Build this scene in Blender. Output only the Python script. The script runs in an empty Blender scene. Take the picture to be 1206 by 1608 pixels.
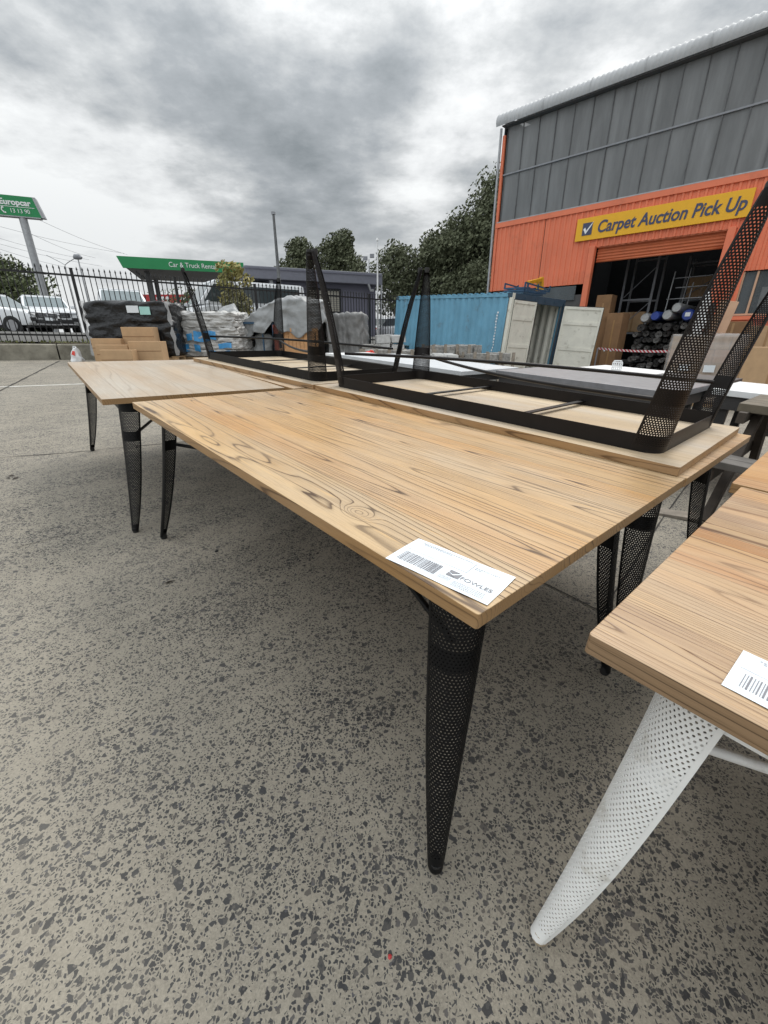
import bpy, bmesh, math, random
from mathutils import Vector, Matrix, noise as mnoise

S = bpy.context.scene
COL = S.collection
R = math.radians
PI = math.pi

# ------------------------------------------------------------------ camera
FPX, TH, CH = 655.0, 0.3963, 1.1735         # focal (px of a 1206 px wide picture), pitch down, height
cam_d = bpy.data.cameras.new('camera'); cam = bpy.data.objects.new('camera', cam_d); COL.objects.link(cam)
cam.location = (0, 0, CH); cam.rotation_euler = (PI/2 - TH, 0, 0)
cam_d.sensor_fit = 'HORIZONTAL'; cam_d.sensor_width = 36; cam_d.lens = 36*FPX/1206
cam_d.clip_start = .02; cam_d.clip_end = 3000
S.camera = cam
S.render.resolution_x, S.render.resolution_y = 768, 1024

def ray(px, py):
    x, y = (px-603)/FPX, (py-804)/FPX
    return Vector((x, math.cos(TH) - y*math.sin(TH), -math.sin(TH) - y*math.cos(TH)))
def atY(px, py, Y):
    d = ray(px, py); t = Y/d.y
    return Vector((d.x*t, Y, CH + d.z*t))
def atZ(px, py, z):
    d = ray(px, py); t = (z-CH)/d.z
    return Vector((d.x*t, d.y*t, z))
def bear(px, py):
    d = ray(px, py); return d.x/d.y

# ------------------------------------------------------------------ yard plane (slopes gently) and its axes
PH = .7259
U = Vector((math.cos(PH), math.sin(PH), -.0065)).normalized()
L = Vector((-math.sin(PH), math.cos(PH), .0504)); L = (L - U*L.dot(U)).normalized()
N = U.cross(L)
GA, GB = -N.x/N.z, -N.y/N.z
def sstep(a, b, x):
    t = max(0, min(1, (x-a)/(b-a))); return t*t*(3-2*t)
def gz(x, y):                                # height of the yard
    return GA*x + GB*y - .52*sstep(-1.0, 3.5, x)*sstep(5, 12, y)
def onplane(px, py, h=0.0):                  # point of the slab plane lifted by h
    d = ray(px, py); c = Vector((0, 0, CH)); t = (h - c.dot(N))/d.dot(N)
    return c + d*t
def UL(u, l, h=0.0): return U*u + L*l + N*h

def lin(r, g, b):
    f = lambda c: (c/255/12.92) if c/255 <= .04045 else ((c/255+.055)/1.055)**2.4
    return (f(r), f(g), f(b))

# ------------------------------------------------------------------ materials
class NT:
    def __init__(s, mat): s.t = mat.node_tree; s.n = s.t.nodes; s.l = s.t.links
    def new(s, typ, **kw):
        n = s.n.new(typ)
        for k, v in kw.items():
            if k in ('inp',):
                for a, b in v.items(): n.inputs[a].default_value = b
            else: setattr(n, k, v)
        return n
    def link(s, a, b): s.l.new(a, b)
    def math(s, op, a, b=None, c=None):
        n = s.n.new('ShaderNodeMath'); n.operation = op
        for i, v in enumerate((a, b, c)):
            if v is None: continue
            if isinstance(v, (int, float)): n.inputs[i].default_value = v
            else: s.l.new(v, n.inputs[i])
        return n.outputs[0]
    def ramp(s, fac, stops, interp='LINEAR'):
        n = s.n.new('ShaderNodeValToRGB'); n.color_ramp.interpolation = interp
        e = n.color_ramp.elements
        while len(e) < len(stops): e.new(.5)
        for i, (p, c) in enumerate(stops):
            e[i].position = p; e[i].color = (*c, 1) if len(c) == 3 else c
        s.l.new(fac, n.inputs[0]); return n.outputs[0]
    def mix(s, fac, a, b, mode='MIX'):
        n = s.n.new('ShaderNodeMix'); n.data_type = 'RGBA'; n.blend_type = mode
        for i, v in ((0, fac), (6, a), (7, b)):
            if isinstance(v, (int, float)): n.inputs[i].default_value = v
            elif isinstance(v, tuple): n.inputs[i].default_value = (*v, 1) if len(v) == 3 else v
            else: s.l.new(v, n.inputs[i])
        return n.outputs[2]
    def noise(s, vec, scale, detail=4, rough=.55, dim='3D'):
        n = s.n.new('ShaderNodeTexNoise'); n.inputs['Scale'].default_value = scale
        n.inputs['Detail'].default_value = detail; n.inputs['Roughness'].default_value = rough
        if vec is not None: s.l.new(vec, n.inputs['Vector'])
        return n.outputs[0]
    def obj(s): return s.n.new('ShaderNodeTexCoord').outputs['Object']
    def mapping(s, vec, scale=(1, 1, 1), loc=(0, 0, 0), rot=(0, 0, 0)):
        n = s.n.new('ShaderNodeMapping'); n.inputs['Scale'].default_value = scale
        n.inputs['Location'].default_value = loc; n.inputs['Rotation'].default_value = rot
        s.l.new(vec, n.inputs['Vector']); return n.outputs[0]

def base_mat(name):
    m = bpy.data.materials.new(name); m.use_nodes = True
    nt = NT(m); b = m.node_tree.nodes['Principled BSDF']
    return m, nt, b
def bump(nt, b, h, strength=.3, dist=.01):
    n = nt.n.new('ShaderNodeBump'); n.inputs['Strength'].default_value = strength; n.inputs['Distance'].default_value = dist
    nt.link(h, n.inputs['Height']); nt.link(n.outputs[0], b.inputs['Normal'])
def mat(name, col, rough=.6, metal=0, var=.15, vscale=6, bmp=0, bscale=60, spec=.5, dirt=None, dirt_amt=0, dscale=3):
    """plain material with mottling, optional dirt patches and fine bump"""
    m, nt, b = base_mat(name); o = nt.obj()
    n1 = nt.noise(o, vscale, 5, .6)
    dark = tuple(c*(1-var) for c in col); lite = tuple(min(1, c*(1+var)) for c in col)
    c = nt.ramp(n1, [(.3, dark), (.7, lite)])
    if dirt:
        f = nt.ramp(nt.noise(o, dscale, 8, .7), [(.62-.3*dirt_amt, (0, 0, 0)), (.75, (1, 1, 1))])
        c = nt.mix(nt.math('MULTIPLY', f, .85), c, dirt)
    nt.link(c, b.inputs['Base Color'])
    b.inputs['Roughness'].default_value = rough; b.inputs['Metallic'].default_value = metal
    b.inputs['Specular IOR Level'].default_value = spec
    if bmp: bump(nt, b, nt.noise(o, bscale, 4), bmp, max(.004, .35/bscale if bscale < 25 else .004))
    return m

def wood_mat(name, seed, pale=(.50, .33, .17), tan=(.40, .22, .09), dark=(.10, .048, .018), grey=(.42, .36, .29),
             planks=8.5, gain=1.0, greymix=.35, rough=.36, lines=1.0, knots=(), tints=None, broad=0.0, fine=1.0, tint_amt=.62, straight=1.0):
    """boards run along local y; growth-ring contours, pores and fine fibre"""
    m, nt, b = base_mat(name); o = nt.obj()
    sep = nt.new('ShaderNodeSeparateXYZ'); nt.link(o, sep.inputs[0])
    X, Yc, Z = sep.outputs
    u = nt.math('MULTIPLY', X, planks); u = nt.math('ADD', u, seed*3.37)
    cell = nt.math('FLOOR', u); fr = nt.math('FRACT', u)
    wn = nt.new('ShaderNodeTexWhiteNoise', noise_dimensions='1D'); nt.link(nt.math('ADD', cell, seed*7.1), wn.inputs['W'])
    rnd = wn.outputs['Value']
    wn2 = nt.new('ShaderNodeTexWhiteNoise', noise_dimensions='1D'); nt.link(nt.math('ADD', cell, seed*11.3+5), wn2.inputs['W'])
    # per-board shifted coordinates
    cx = nt.new('ShaderNodeCombineXYZ')
    nt.link(nt.math('MULTIPLY', X, 6.0), cx.inputs[0])
    nt.link(nt.math('ADD', nt.math('MULTIPLY', Yc, .26), nt.math('MULTIPLY', rnd, 31.0)), cx.inputs[1])
    nt.link(nt.math('ADD', nt.math('MULTIPLY', Z, 7), nt.math('MULTIPLY', rnd, 17.0)), cx.inputs[2])
    field = nt.noise(cx.outputs[0], 1.0, 1.2, .40)
    for kx, ky, sx_, sy_, amp in knots:
        q = nt.math('ADD', nt.math('POWER', nt.math('DIVIDE', nt.math('ABSOLUTE', nt.math('SUBTRACT', X, kx)), sx_), 2.0), nt.math('POWER', nt.math('DIVIDE', nt.math('ABSOLUTE', nt.math('SUBTRACT', Yc, ky)), sy_), 2.0))
        field = nt.math('ADD', field, nt.math('MULTIPLY', nt.math('EXPONENT', nt.math('MULTIPLY', q, -1.0)), amp))
    nt_scale = nt.math('MULTIPLY', nt.math('ADD', 10.0, nt.math('MULTIPLY', rnd, 15.0)), fine)
    if broad:                                  # the first boards have wide flat-sawn grain
        st_ = nt.math('LESS_THAN', X, broad); nt_scale = nt.math('ADD', nt.math('MULTIPLY', st_, 11.0), nt.math('MULTIPLY', nt.math('SUBTRACT', 1.0, st_), nt_scale))
    wob = nt.noise(nt.mapping(o, (22, 3.0, 22)), 1.0, 3)
    lin_ = nt.math('MULTIPLY', X, nt.math('MULTIPLY', nt.math('ADD', 14.0, nt.math('MULTIPLY', nt.math('POWER', wn2.outputs['Value'], 1.5), 95.0)), straight))
    if broad: lin_ = nt.math('MULTIPLY', lin_, nt.math('SUBTRACT', 1.0, nt.math('MULTIPLY', st_, .35)))
    rings = nt.math('FRACT', nt.math('ADD', nt.math('ADD', nt.math('MULTIPLY', field, nt_scale), lin_), nt.math('MULTIPLY', wob, .55)))
    late = nt.ramp(rings, [(0, (.25,)*3), (.10, (0, 0, 0)), (.55, (.03,)*3), (.83, (.18,)*3), (.92, (.95,)*3), (.965, (.95,)*3), (1, (.25,)*3)])
    fibre = nt.noise(nt.mapping(o, (420, 9, 420)), 1.0, 4, .65)
    fib2 = nt.noise(nt.mapping(o, (95, 2.2, 95)), 1.0, 5, .7)
    body = nt.mix(nt.ramp(fib2, [(.3, (0, 0, 0)), (.72, (1, 1, 1))]), tan, pale)
    body = nt.mix(nt.math('MULTIPLY', wn2.outputs['Value'], .75), body, tan)
    body = nt.mix(nt.math('MULTIPLY', nt.math('GREATER_THAN', rnd, .62), .45), body, tuple(min(1, k*1.22) for k in pale))
    if tints:
        tint = nt.ramp(wn2.outputs['Value'], [(0, tints[0]), (.33, tints[1]), (.66, tints[2]), (1, tints[0])], 'CONSTANT' if len(tints) > 3 else 'LINEAR')
        body = nt.mix(tint_amt, body, nt.mix(nt.ramp(fib2, [(.3, (0, 0, 0)), (.75, (1, 1, 1))]), tint, nt.mix(.5, tint, pale)))
    big = nt.noise(nt.mapping(o, (4.0, 1.1, 4), (seed, seed*2, 0)), 1.0, 4)
    body = nt.mix(nt.math('MULTIPLY', nt.ramp(big, [(.38, (0, 0, 0)), (.68, (1, 1, 1))]), greymix), body, grey)
    patch = nt.ramp(nt.noise(nt.mapping(o, (6, 2.0, 6), (seed*4, 1, 0)), 1.0, 3), [(.32, (.28,)*3), (.58, (1,)*3)])
    lf = nt.math('MULTIPLY', nt.math('MULTIPLY', late, patch), .85*lines)
    c = nt.mix(lf, body, dark)
    c = nt.mix(nt.math('MULTIPLY', nt.ramp(fibre, [(.50, (0, 0, 0)), (.78, (1, 1, 1))]), .5), c, tuple(k*1.7 for k in dark))
    pf = nt.ramp(nt.noise(nt.mapping(o, (160, 5, 160), (3, seed, 1)), 1.0, 3, .6), [(.60, (0, 0, 0)), (.70, (1, 1, 1))])
    c = nt.mix(nt.math('MULTIPLY', pf, .38), c, tuple(min(1, k*1.35) for k in pale))
    edge = nt.math('MINIMUM', fr, nt.math('SUBTRACT', 1.0, fr))
    seam = nt.ramp(edge, [(0, (1, 1, 1)), (.012, (.6,)*3), (.022, (0, 0, 0))])
    c = nt.mix(nt.math('MULTIPLY', seam, .55), c, dark)
    if gain != 1: c = nt.mix(1.0, c, (gain, gain, gain), 'MULTIPLY')
    nt.link(c, b.inputs['Base Color'])
    rr = nt.ramp(fib2, [(.2, (rough-.07,)*3), (.8, (rough+.14,)*3)]); nt.link(rr, b.inputs['Roughness'])
    h = nt.math('SUBTRACT', nt.math('MULTIPLY', fibre, .5), nt.math('MULTIPLY', lf, .8)); h = nt.math('SUBTRACT', h, nt.math('MULTIPLY', seam, .8))
    bump(nt, b, h, .35, .0012); b.inputs['Specular IOR Level'].default_value = .32
    return m

def concrete_mat():
    """exposed aggregate yard slab: dark stones of many sizes in a grey brown matrix, worn paler patches"""
    m, nt, b = base_mat('exposed_aggregate')
    o = nt.obj()
    warp = nt.new('ShaderNodeTexNoise'); warp.inputs['Scale'].default_value = 60; warp.inputs['Detail'].default_value = 3
    nt.link(o, warp.inputs['Vector'])
    wv = nt.new('ShaderNodeVectorMath', operation='SCALE'); wv.inputs['Scale'].default_value = .011
    sub = nt.new('ShaderNodeVectorMath', operation='SUBTRACT'); sub.inputs[1].default_value = (.5, .5, .5)
    nt.link(warp.outputs['Color'], sub.inputs[0]); nt.link(sub.outputs[0], wv.inputs[0])
    add = nt.new('ShaderNodeVectorMath', operation='ADD'); nt.link(o, add.inputs[0]); nt.link(wv.outputs[0], add.inputs[1])
    v = add.outputs[0]
    wear = nt.noise(nt.mapping(o, (1, 1, 1)), .55, 6, .6)
    wear2 = nt.noise(nt.mapping(o, (1.0, 1.0, 1), (7, 3, 0)), 2.6, 5, .65)
    big = nt.noise(o, 7.0, 6, .7)
    fine = nt.noise(o, 190, 5, .75)
    matrix = nt.mix(nt.ramp(fine, [(.3, (0, 0, 0)), (.7, (1, 1, 1))]), (.150, .134, .106), (.345, .312, .252))
    matrix = nt.mix(nt.ramp(big, [(.35, (0, 0, 0)), (.7, (.45,)*3)]), matrix, (.365, .33, .265))
    col = matrix; hsum = None
    for (sc, thr0, thr1, sd, kp) in ((47, .11, .36, 0, .62), (80, .08, .32, 3, .42), (140, .05, .26, 9, .38)):
        mp = nt.mapping(v, (1, 1, 1), (sd*1.3, sd*.7, 0))
        vo = nt.new('ShaderNodeTexVoronoi'); vo.inputs['Scale'].default_value = sc; vo.inputs['Randomness'].default_value = 1
        nt.link(mp, vo.inputs['Vector'])
        sp = nt.new('ShaderNodeSeparateColor'); nt.link(vo.outputs['Color'], sp.inputs[0])
        ve = nt.new('ShaderNodeTexVoronoi', feature='DISTANCE_TO_EDGE'); ve.inputs['Scale'].default_value = sc; ve.inputs['Randomness'].default_value = 1
        nt.link(mp, ve.inputs['Vector'])
        thr = nt.math('ADD', thr0, nt.math('MULTIPLY', sp.outputs[0], thr1-thr0))
        thr = nt.math('ADD', thr, nt.math('MULTIPLY', nt.math('SUBTRACT', wear2, .47), .34))
        diff = nt.math('SUBTRACT', ve.outputs['Distance'], nt.math('MAXIMUM', thr, .025))
        mask = nt.ramp(nt.math('MULTIPLY', diff, 9), [(0, (0, 0, 0)), (.30, (1, 1, 1))])
        stone = nt.ramp(sp.outputs[1], [(0, (.020, .0205, .022)), (.45, (.036, .037, .039)), (.70, (.066, .063, .058)), (.88, (.13, .115, .095)), (1, (.07, .07, .078))])
        stone = nt.mix(.18, stone, nt.mix(fine, (.02, .02, .02), (.15, .14, .13)))
        keep = nt.math('GREATER_THAN', sp.outputs[2], kp)
        mk = nt.math('MULTIPLY', mask, keep)
        col = nt.mix(mk, col, stone)
    col = nt.mix(nt.math('MULTIPLY', nt.ramp(wear, [(.42, (0, 0, 0)), (.66, (1, 1, 1))]), .26), col, (.29, .27, .23))
    # dark oily blotches
    st = nt.ramp(nt.noise(nt.mapping(o, (1, 1, 1), (2, 9, 0)), 1.3, 7, .7), [(.60, (0, 0, 0)), (.78, (1, 1, 1))])
    col = nt.mix(nt.math('MULTIPLY', st, .35), col, (.06, .055, .05))
    nt.link(col, b.inputs['Base Color'])
    b.inputs['Roughness'].default_value = .74; b.inputs['Specular IOR Level'].default_value = .45
    bump(nt, b, nt.math('ADD', fine, nt.math('MULTIPLY', big, .8)), .35, .003)
    return m

M = {}
def tl(px, py): p = onplane(px, py, .76); return (p.dot(U)-.463, p.dot(L)-.343)
KN = [(*tl(562, 805), .026, .045, .42), (*tl(400, 716), .030, .24, .15), (*tl(480, 752), .03, .25, -.08), (*tl(330, 690), .03, .22, .13), (*tl(700, 770), .03, .4, .03)]
M['yard'] = concrete_mat()
M['lot'] = mat('lot_asphalt', (.10, .098, .092), .9, var=.25, vscale=2)
M['soil'] = mat('soil', (.16, .13, .09), .95, var=.4, vscale=3, bmp=.6, bscale=30)
M['kerb'] = mat('old_concrete', (.26, .245, .20), .9, var=.3, vscale=2.2, bmp=.5, bscale=18, dirt=(.09, .08, .06), dirt_amt=.5, dscale=2)
M['line'] = mat('worn_white_line', (.55, .54, .50), .8, var=.25, vscale=9)
M['joint'] = mat('joint_filler', (.035, .032, .028), .9)
M['wood_main'] = wood_mat('wood_honey', 1.0, pale=(.53, .335, .14), tan=(.41, .215, .072), dark=(.060, .030, .012), grey=(.46, .395, .30), greymix=.5, lines=1.2, knots=KN, broad=.20, planks=9.5, fine=1.35, tints=[(.54, .38, .20), (.46, .235, .085), (.42, .31, .185)])
M['wood_back'] = wood_mat('wood_honey_worn', 2.0, pale=(.50, .34, .18), tan=(.38, .23, .105), greymix=.6)
M['wood_far'] = wood_mat('wood_pale', 3.0, pale=(.45, .355, .25), tan=(.37, .27, .175), dark=(.19, .13, .08), grey=(.43, .385, .32), greymix=.95, lines=.7)
M['wood_far2'] = wood_mat('wood_pale_brown', 4.0, pale=(.45, .33, .21), tan=(.36, .23, .12), dark=(.18, .11, .06), greymix=.6, lines=.6)
M['wood_raw'] = wood_mat('wood_underside', 5.0, pale=(.50, .40, .27), tan=(.42, .31, .19), dark=(.20, .135, .08), grey=(.42, .37, .31), greymix=.95, planks=7, lines=.75, rough=.6)
M['wood_raw2'] = wood_mat('wood_underside_far', 6.0, pale=(.50, .41, .29), tan=(.44, .34, .22), dark=(.25, .18, .11), grey=(.44, .40, .34), greymix=.6, planks=7, lines=.75, rough=.6)
M['wood_right'] = wood_mat('wood_reclaimed', 7.3, pale=(.49, .32, .165), tan=(.35, .175, .065), dark=(.10, .048, .022), grey=(.48, .40, .31), greymix=.4, planks=18, lines=1.2, fine=1.7, tint_amt=.85, straight=1.0, tints=[(.48, .33, .18), (.46, .20, .06), (.29, .175, .095)])
M['edge_honey'] = wood_mat('wood_edge_honey', 12.0, pale=(.36, .215, .09), tan=(.24, .125, .045), dark=(.06, .03, .012), greymix=.25, planks=.4)  # side faces: browner edge wood, with some of their shade painted in
M['edge_brown'] = wood_mat('wood_edge_brown', 13.0, pale=(.30, .19, .10), tan=(.19, .105, .05), dark=(.05, .028, .014), grey=(.34, .27, .19), greymix=.5, planks=.4, fine=1.6)  # side faces of the reclaimed top, own brown plus some painted shade
M['wood_right2'] = wood_mat('wood_reclaimed_behind', 8.1, pale=(.50, .31, .145), tan=(.40, .205, .075), dark=(.17, .085, .04), planks=12, greymix=.25)
M['black_steel'] = mat('black_powdercoat', (.0045, .0045, .005), .45, var=.25, vscale=30, bmp=.06, bscale=300, spec=.22)
M['brown_steel'] = mat('dark_bronze_powdercoat', (.0075, .006, .006), .42, var=.25, vscale=12, bmp=.05, bscale=300, spec=.25)
M['white_steel'] = mat('white_powdercoat', (.82, .82, .80), .42, var=.05, vscale=14, dirt=(.42, .38, .30), dirt_amt=.25, dscale=9)
M['rubber'] = mat('black_rubber', (.012, .012, .012), .7)
M['tan_plastic'] = mat('tan_plastic', (.42, .33, .22), .6)
M['paper'] = mat('label_paper', (.70, .745, .785), .55, var=.03, vscale=20)
M['print'] = mat('label_print', (.20, .20, .22), .6, var=.05)
M['print_grey'] = mat('label_print_grey', (.45, .47, .50), .6, var=.05)
M['galv'] = mat('galvanised_steel', (.36, .37, .38), .45, metal=.5, var=.15, vscale=8)
M['fence'] = mat('black_fence_paint', (.012, .012, .013), .5, var=.2)
M['carton'] = mat('cardboard', (.47, .31, .175), .85, var=.10, vscale=5, bmp=.1, bscale=80)
M['carton_dark'] = mat('brown_cardboard', (.24, .135, .065), .85, var=.14, vscale=4)
M['carton_pink'] = mat('pale_cardboard', (.56, .36, .24), .85, var=.08, vscale=4)
M['tape'] = mat('parcel_tape', (.34, .20, .09), .35, var=.08)
M['pine'] = mat('pallet_pine', (.40, .27, .15), .85, var=.25, vscale=14)
M['oldpine'] = mat('weathered_timber', (.27, .235, .195), .9, var=.3, vscale=12)
M['blue_cont'] = mat('blue_container_paint', (.14, .34, .48), .55, var=.14, vscale=1.6, dirt=(.10, .10, .10), dirt_amt=.12, dscale=2.6)
M['blue_dark'] = mat('dark_blue_paint', (.03, .065, .10), .5, var=.2)
M['cream_cont'] = mat('cream_container_paint', (.70, .69, .61), .6, var=.10, vscale=2.5, dirt=(.22, .19, .14), dirt_amt=.2, dscale=4)
M['white_mark'] = mat('white_stencil', (.75, .77, .78), .6)
M['orange'] = mat('orange_cladding', (.76, .20, .10), .6, var=.10, vscale=.8, dirt=(.50, .15, .08), dirt_amt=.3, dscale=1.2)
M['orange_dark'] = mat('orange_roller_shutter', (.52, .14, .055), .55, var=.08)
M['roof'] = mat('zincalume_roof', (.46, .47, .48), .7, metal=.0, var=.1, vscale=1.5, dirt=(.30, .30, .29), dirt_amt=.2)
M['soffit'] = mat('soffit_dark', (.09, .09, .09), .8)
M['sign_yellow'] = mat('sign_yellow', (.82, .43, .012), .5, var=.03)
M['sign_navy'] = mat('sign_navy', (.05, .06, .12), .5, var=.05)
M['sign_white'] = mat('sign_white', (.8, .8, .8), .5, var=.03)
M['green'] = mat('green_fascia', (.012, .235, .075), .45, var=.06, vscale=1)
M['red'] = mat('red_fascia', (.42, .035, .035), .5, var=.1)
M['red_bright'] = mat('bright_red', (.65, .05, .03), .5)
M['soffit_grey'] = mat('canopy_soffit', (.22, .215, .215), .7, var=.08)
M['slate_wall'] = mat('slate_blue_render', (.135, .135, .175), .8, var=.08, vscale=1.2)
M['slate_fascia'] = mat('slate_fascia', (.165, .17, .205), .6, var=.08)
M['blind'] = mat('window_blind', (.42, .40, .34), .7, var=.1)
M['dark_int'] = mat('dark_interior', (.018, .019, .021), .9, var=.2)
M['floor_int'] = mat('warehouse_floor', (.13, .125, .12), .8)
M['rack'] = mat('rack_steel', (.24, .25, .27), .5, var=.15)
M['carpet'] = mat('carpet_backing', (.13, .127, .123), .95, var=.5, vscale=9)
M['carpet_dark'] = mat('carpet_pile_dark', (.05, .048, .047), .95, var=.4, vscale=9)
M['blue_wrap'] = mat('blue_plastic', (.02, .05, .26), .4, var=.2)
M['wrap_white'] = mat('clear_wrap_over_white', (.47, .465, .45), .38, var=.3, vscale=4, bmp=.7, bscale=14, dirt=(.30, .29, .27), dirt_amt=.35, dscale=4)
M['wrap_grey'] = mat('grey_wrap', (.34, .35, .35), .35, var=.25, vscale=5, bmp=.8, bscale=16)
M['wrap_carton'] = mat('clear_wrap_over_cartons', (.44, .35, .29), .28, var=.28, vscale=2.5, bmp=.8, bscale=12)
M['wrap_black'] = mat('black_stretch_wrap', (.007, .0075, .009), .30, var=.15, vscale=5, bmp=.9, bscale=9, spec=.5)
M['label_blue'] = mat('blue_bag_print', (.06, .30, .62), .4, var=.25, vscale=9)
M['label_teal'] = mat('teal_label', (.35, .62, .58), .5, var=.08)
M['tarp'] = mat('grey_tarpaulin', (.20, .20, .197), .6, var=.20, vscale=3.2, bmp=.7, bscale=15, dirt=(.16, .155, .145), dirt_amt=.35, dscale=4)
M['tarp_light'] = mat('pale_grey_tarpaulin', (.27, .28, .285), .5, var=.14, vscale=3, bmp=.6, bscale=13, dirt=(.27, .27, .27), dirt_amt=.25)
M['blue_frame'] = mat('blue_stillage_paint', (.025, .07, .13), .5, var=.2)
M['bed_wood'] = mat('orange_timber', (.50, .27, .12), .6, var=.18, vscale=10)
M['bed_red'] = mat('red_upholstery', (.42, .10, .06), .7, var=.2)
M['bag'] = mat('white_plastic_bag', (.72, .73, .74), .35, var=.08, vscale=10, bmp=.6, bscale=30)
M['stone'] = mat('grey_stone', (.28, .275, .26), .9, var=.45, vscale=16, bmp=.7, bscale=30)
M['stone_pale'] = mat('pale_stone', (.50, .50, .49), .85, var=.18, vscale=12, bmp=.4, bscale=25)
M['dark_top'] = mat('charcoal_table_top', (.19, .19, .20), .45, var=.14, vscale=14)
M['charcoal'] = mat('charcoal_apron', (.045, .043, .043), .55, var=.2)
M['white_top'] = mat('white_table_top', (.72, .73, .73), .45, var=.04)
M['grey_top'] = mat('pale_grey_table_top', (.50, .52, .54), .45, var=.08)
M['olive_timber'] = mat('olive_brown_timber', (.12, .10, .07), .7, var=.25, vscale=10)
M['mullion'] = mat('grey_glazing_bar', (.11, .113, .116), .6, var=.4, vscale=2)
M['dark_timber'] = mat('dark_brown_timber', (.045, .034, .025), .7, var=.3, vscale=10)
M['grey_timber'] = mat('grey_bench_timber', (.115, .105, .095), .8, var=.25, vscale=10)
M['white_paint'] = mat('white_car_paint', (.72, .74, .76), .22, var=.02, spec=.6)
M['tyre'] = mat('tyre', (.015, .015, .015), .85)
M['rim'] = mat('alloy_rim', (.30, .30, .31), .35, metal=.6)
M['car_black'] = mat('black_car_trim', (.012, .012, .013), .35)
M['chrome'] = mat('chrome_trim', (.45, .45, .46), .2, metal=.9)
M['lamp_clear'] = mat('headlamp', (.55, .57, .60), .12)
M['lamp_red'] = mat('tail_lamp', (.45, .012, .012), .2)
M['yellow'] = mat('yellow_machine_paint', (.70, .34, .015), .5, var=.1)
M['leaf_dark'] = None
def leaf_mat(name, a, b_):
    m, nt, b = base_mat(name); o = nt.obj()
    c = nt.ramp(nt.noise(o, 1.3, 3), [(.35, a), (.65, b_)])
    g = nt.new('ShaderNodeNewGeometry')
    c = nt.mix(.3, c, nt.ramp(g.outputs['Random Per Island'], [(0, a), (1, b_)]))
    nt.link(c, b.inputs['Base Color']); b.inputs['Roughness'].default_value = .7
    b.inputs['Specular IOR Level'].default_value = .3
    return m
M['leaf_dark'] = leaf_mat('eucalypt_leaf', (.070, .084, .046), (.155, .168, .10))
M['leaf_hedge'] = leaf_mat('hedge_leaf', (.05, .07, .03), (.13, .15, .07))
M['leaf_yellow'] = leaf_mat('yellow_green_leaf', (.16, .17, .06), (.42, .36, .14))
M['leaf_olive'] = leaf_mat('olive_leaf', (.10, .105, .055), (.24, .22, .12))
M['weed'] = leaf_mat('weed_leaf', (.05, .075, .02), (.17, .18, .07))
M['bark'] = mat('pale_bark', (.28, .24, .20), .9, var=.35, vscale=6)
M['bark_dark'] = mat('dark_bark', (.07, .058, .045), .9, var=.35, vscale=6)
def glass_mat(name, tint, opac, rough=.12, streak=True):
    m, nt, b = base_mat(name); o = nt.obj()
    dirt = nt.noise(nt.mapping(o, (2.2, 2.2, .35)), 1.0, 6, .65)
    c = nt.ramp(dirt, [(.3, tuple(k*.86 for k in tint)), (.72, tuple(min(1, k*1.16) for k in tint))])
    nt.link(c, b.inputs['Base Color']); b.inputs['Roughness'].default_value = rough
    tr = nt.new('ShaderNodeBsdfTransparent'); mx = nt.new('ShaderNodeMixShader')
    f = nt.ramp(dirt, [(.3, (opac-.06,)*3), (.7, (opac+.1,)*3)])
    nt.link(f, mx.inputs[0]); nt.link(tr.outputs[0], mx.inputs[1]); nt.link(b.outputs[0], mx.inputs[2])
    nt.link(mx.outputs[0], m.node_tree.nodes['Material Output'].inputs['Surface'])
    return m
M['glass_dirty'] = glass_mat('dirty_factory_glass', (.205, .212, .215), .80, .5)
M['glass_win'] = glass_mat('office_glass', (.10, .12, .13), .62, .06)
M['glass_car'] = mat('car_glass', (.05, .065, .07), .06, var=.1)
M['glass_screen'] = mat('windscreen_glass', (.17, .21, .22), .08, var=.12, vscale=3)
M['wrap_clear'] = glass_mat('clear_film_edge', (.55, .56, .57), .55, .2)

# tape with diagonal stripes along its length
def stripe_mat():
    m, nt, b = base_mat('red_white_tape'); o = nt.obj()
    sp = nt.new('ShaderNodeSeparateXYZ'); nt.link(o, sp.inputs[0])
    f = nt.math('FRACT', nt.math('MULTIPLY', nt.math('ADD', sp.outputs[0], sp.outputs[2]), 9.0))
    nt.link(nt.ramp(f, [(0, (.55, .03, .05)), (.5, (.8, .78, .78))], 'CONSTANT'), b.inputs['Base Color'])
    return m
M['stripe'] = stripe_mat()
M['film'] = glass_mat('clear_stretch_film', (.50, .49, .48), .42, .22)

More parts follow.
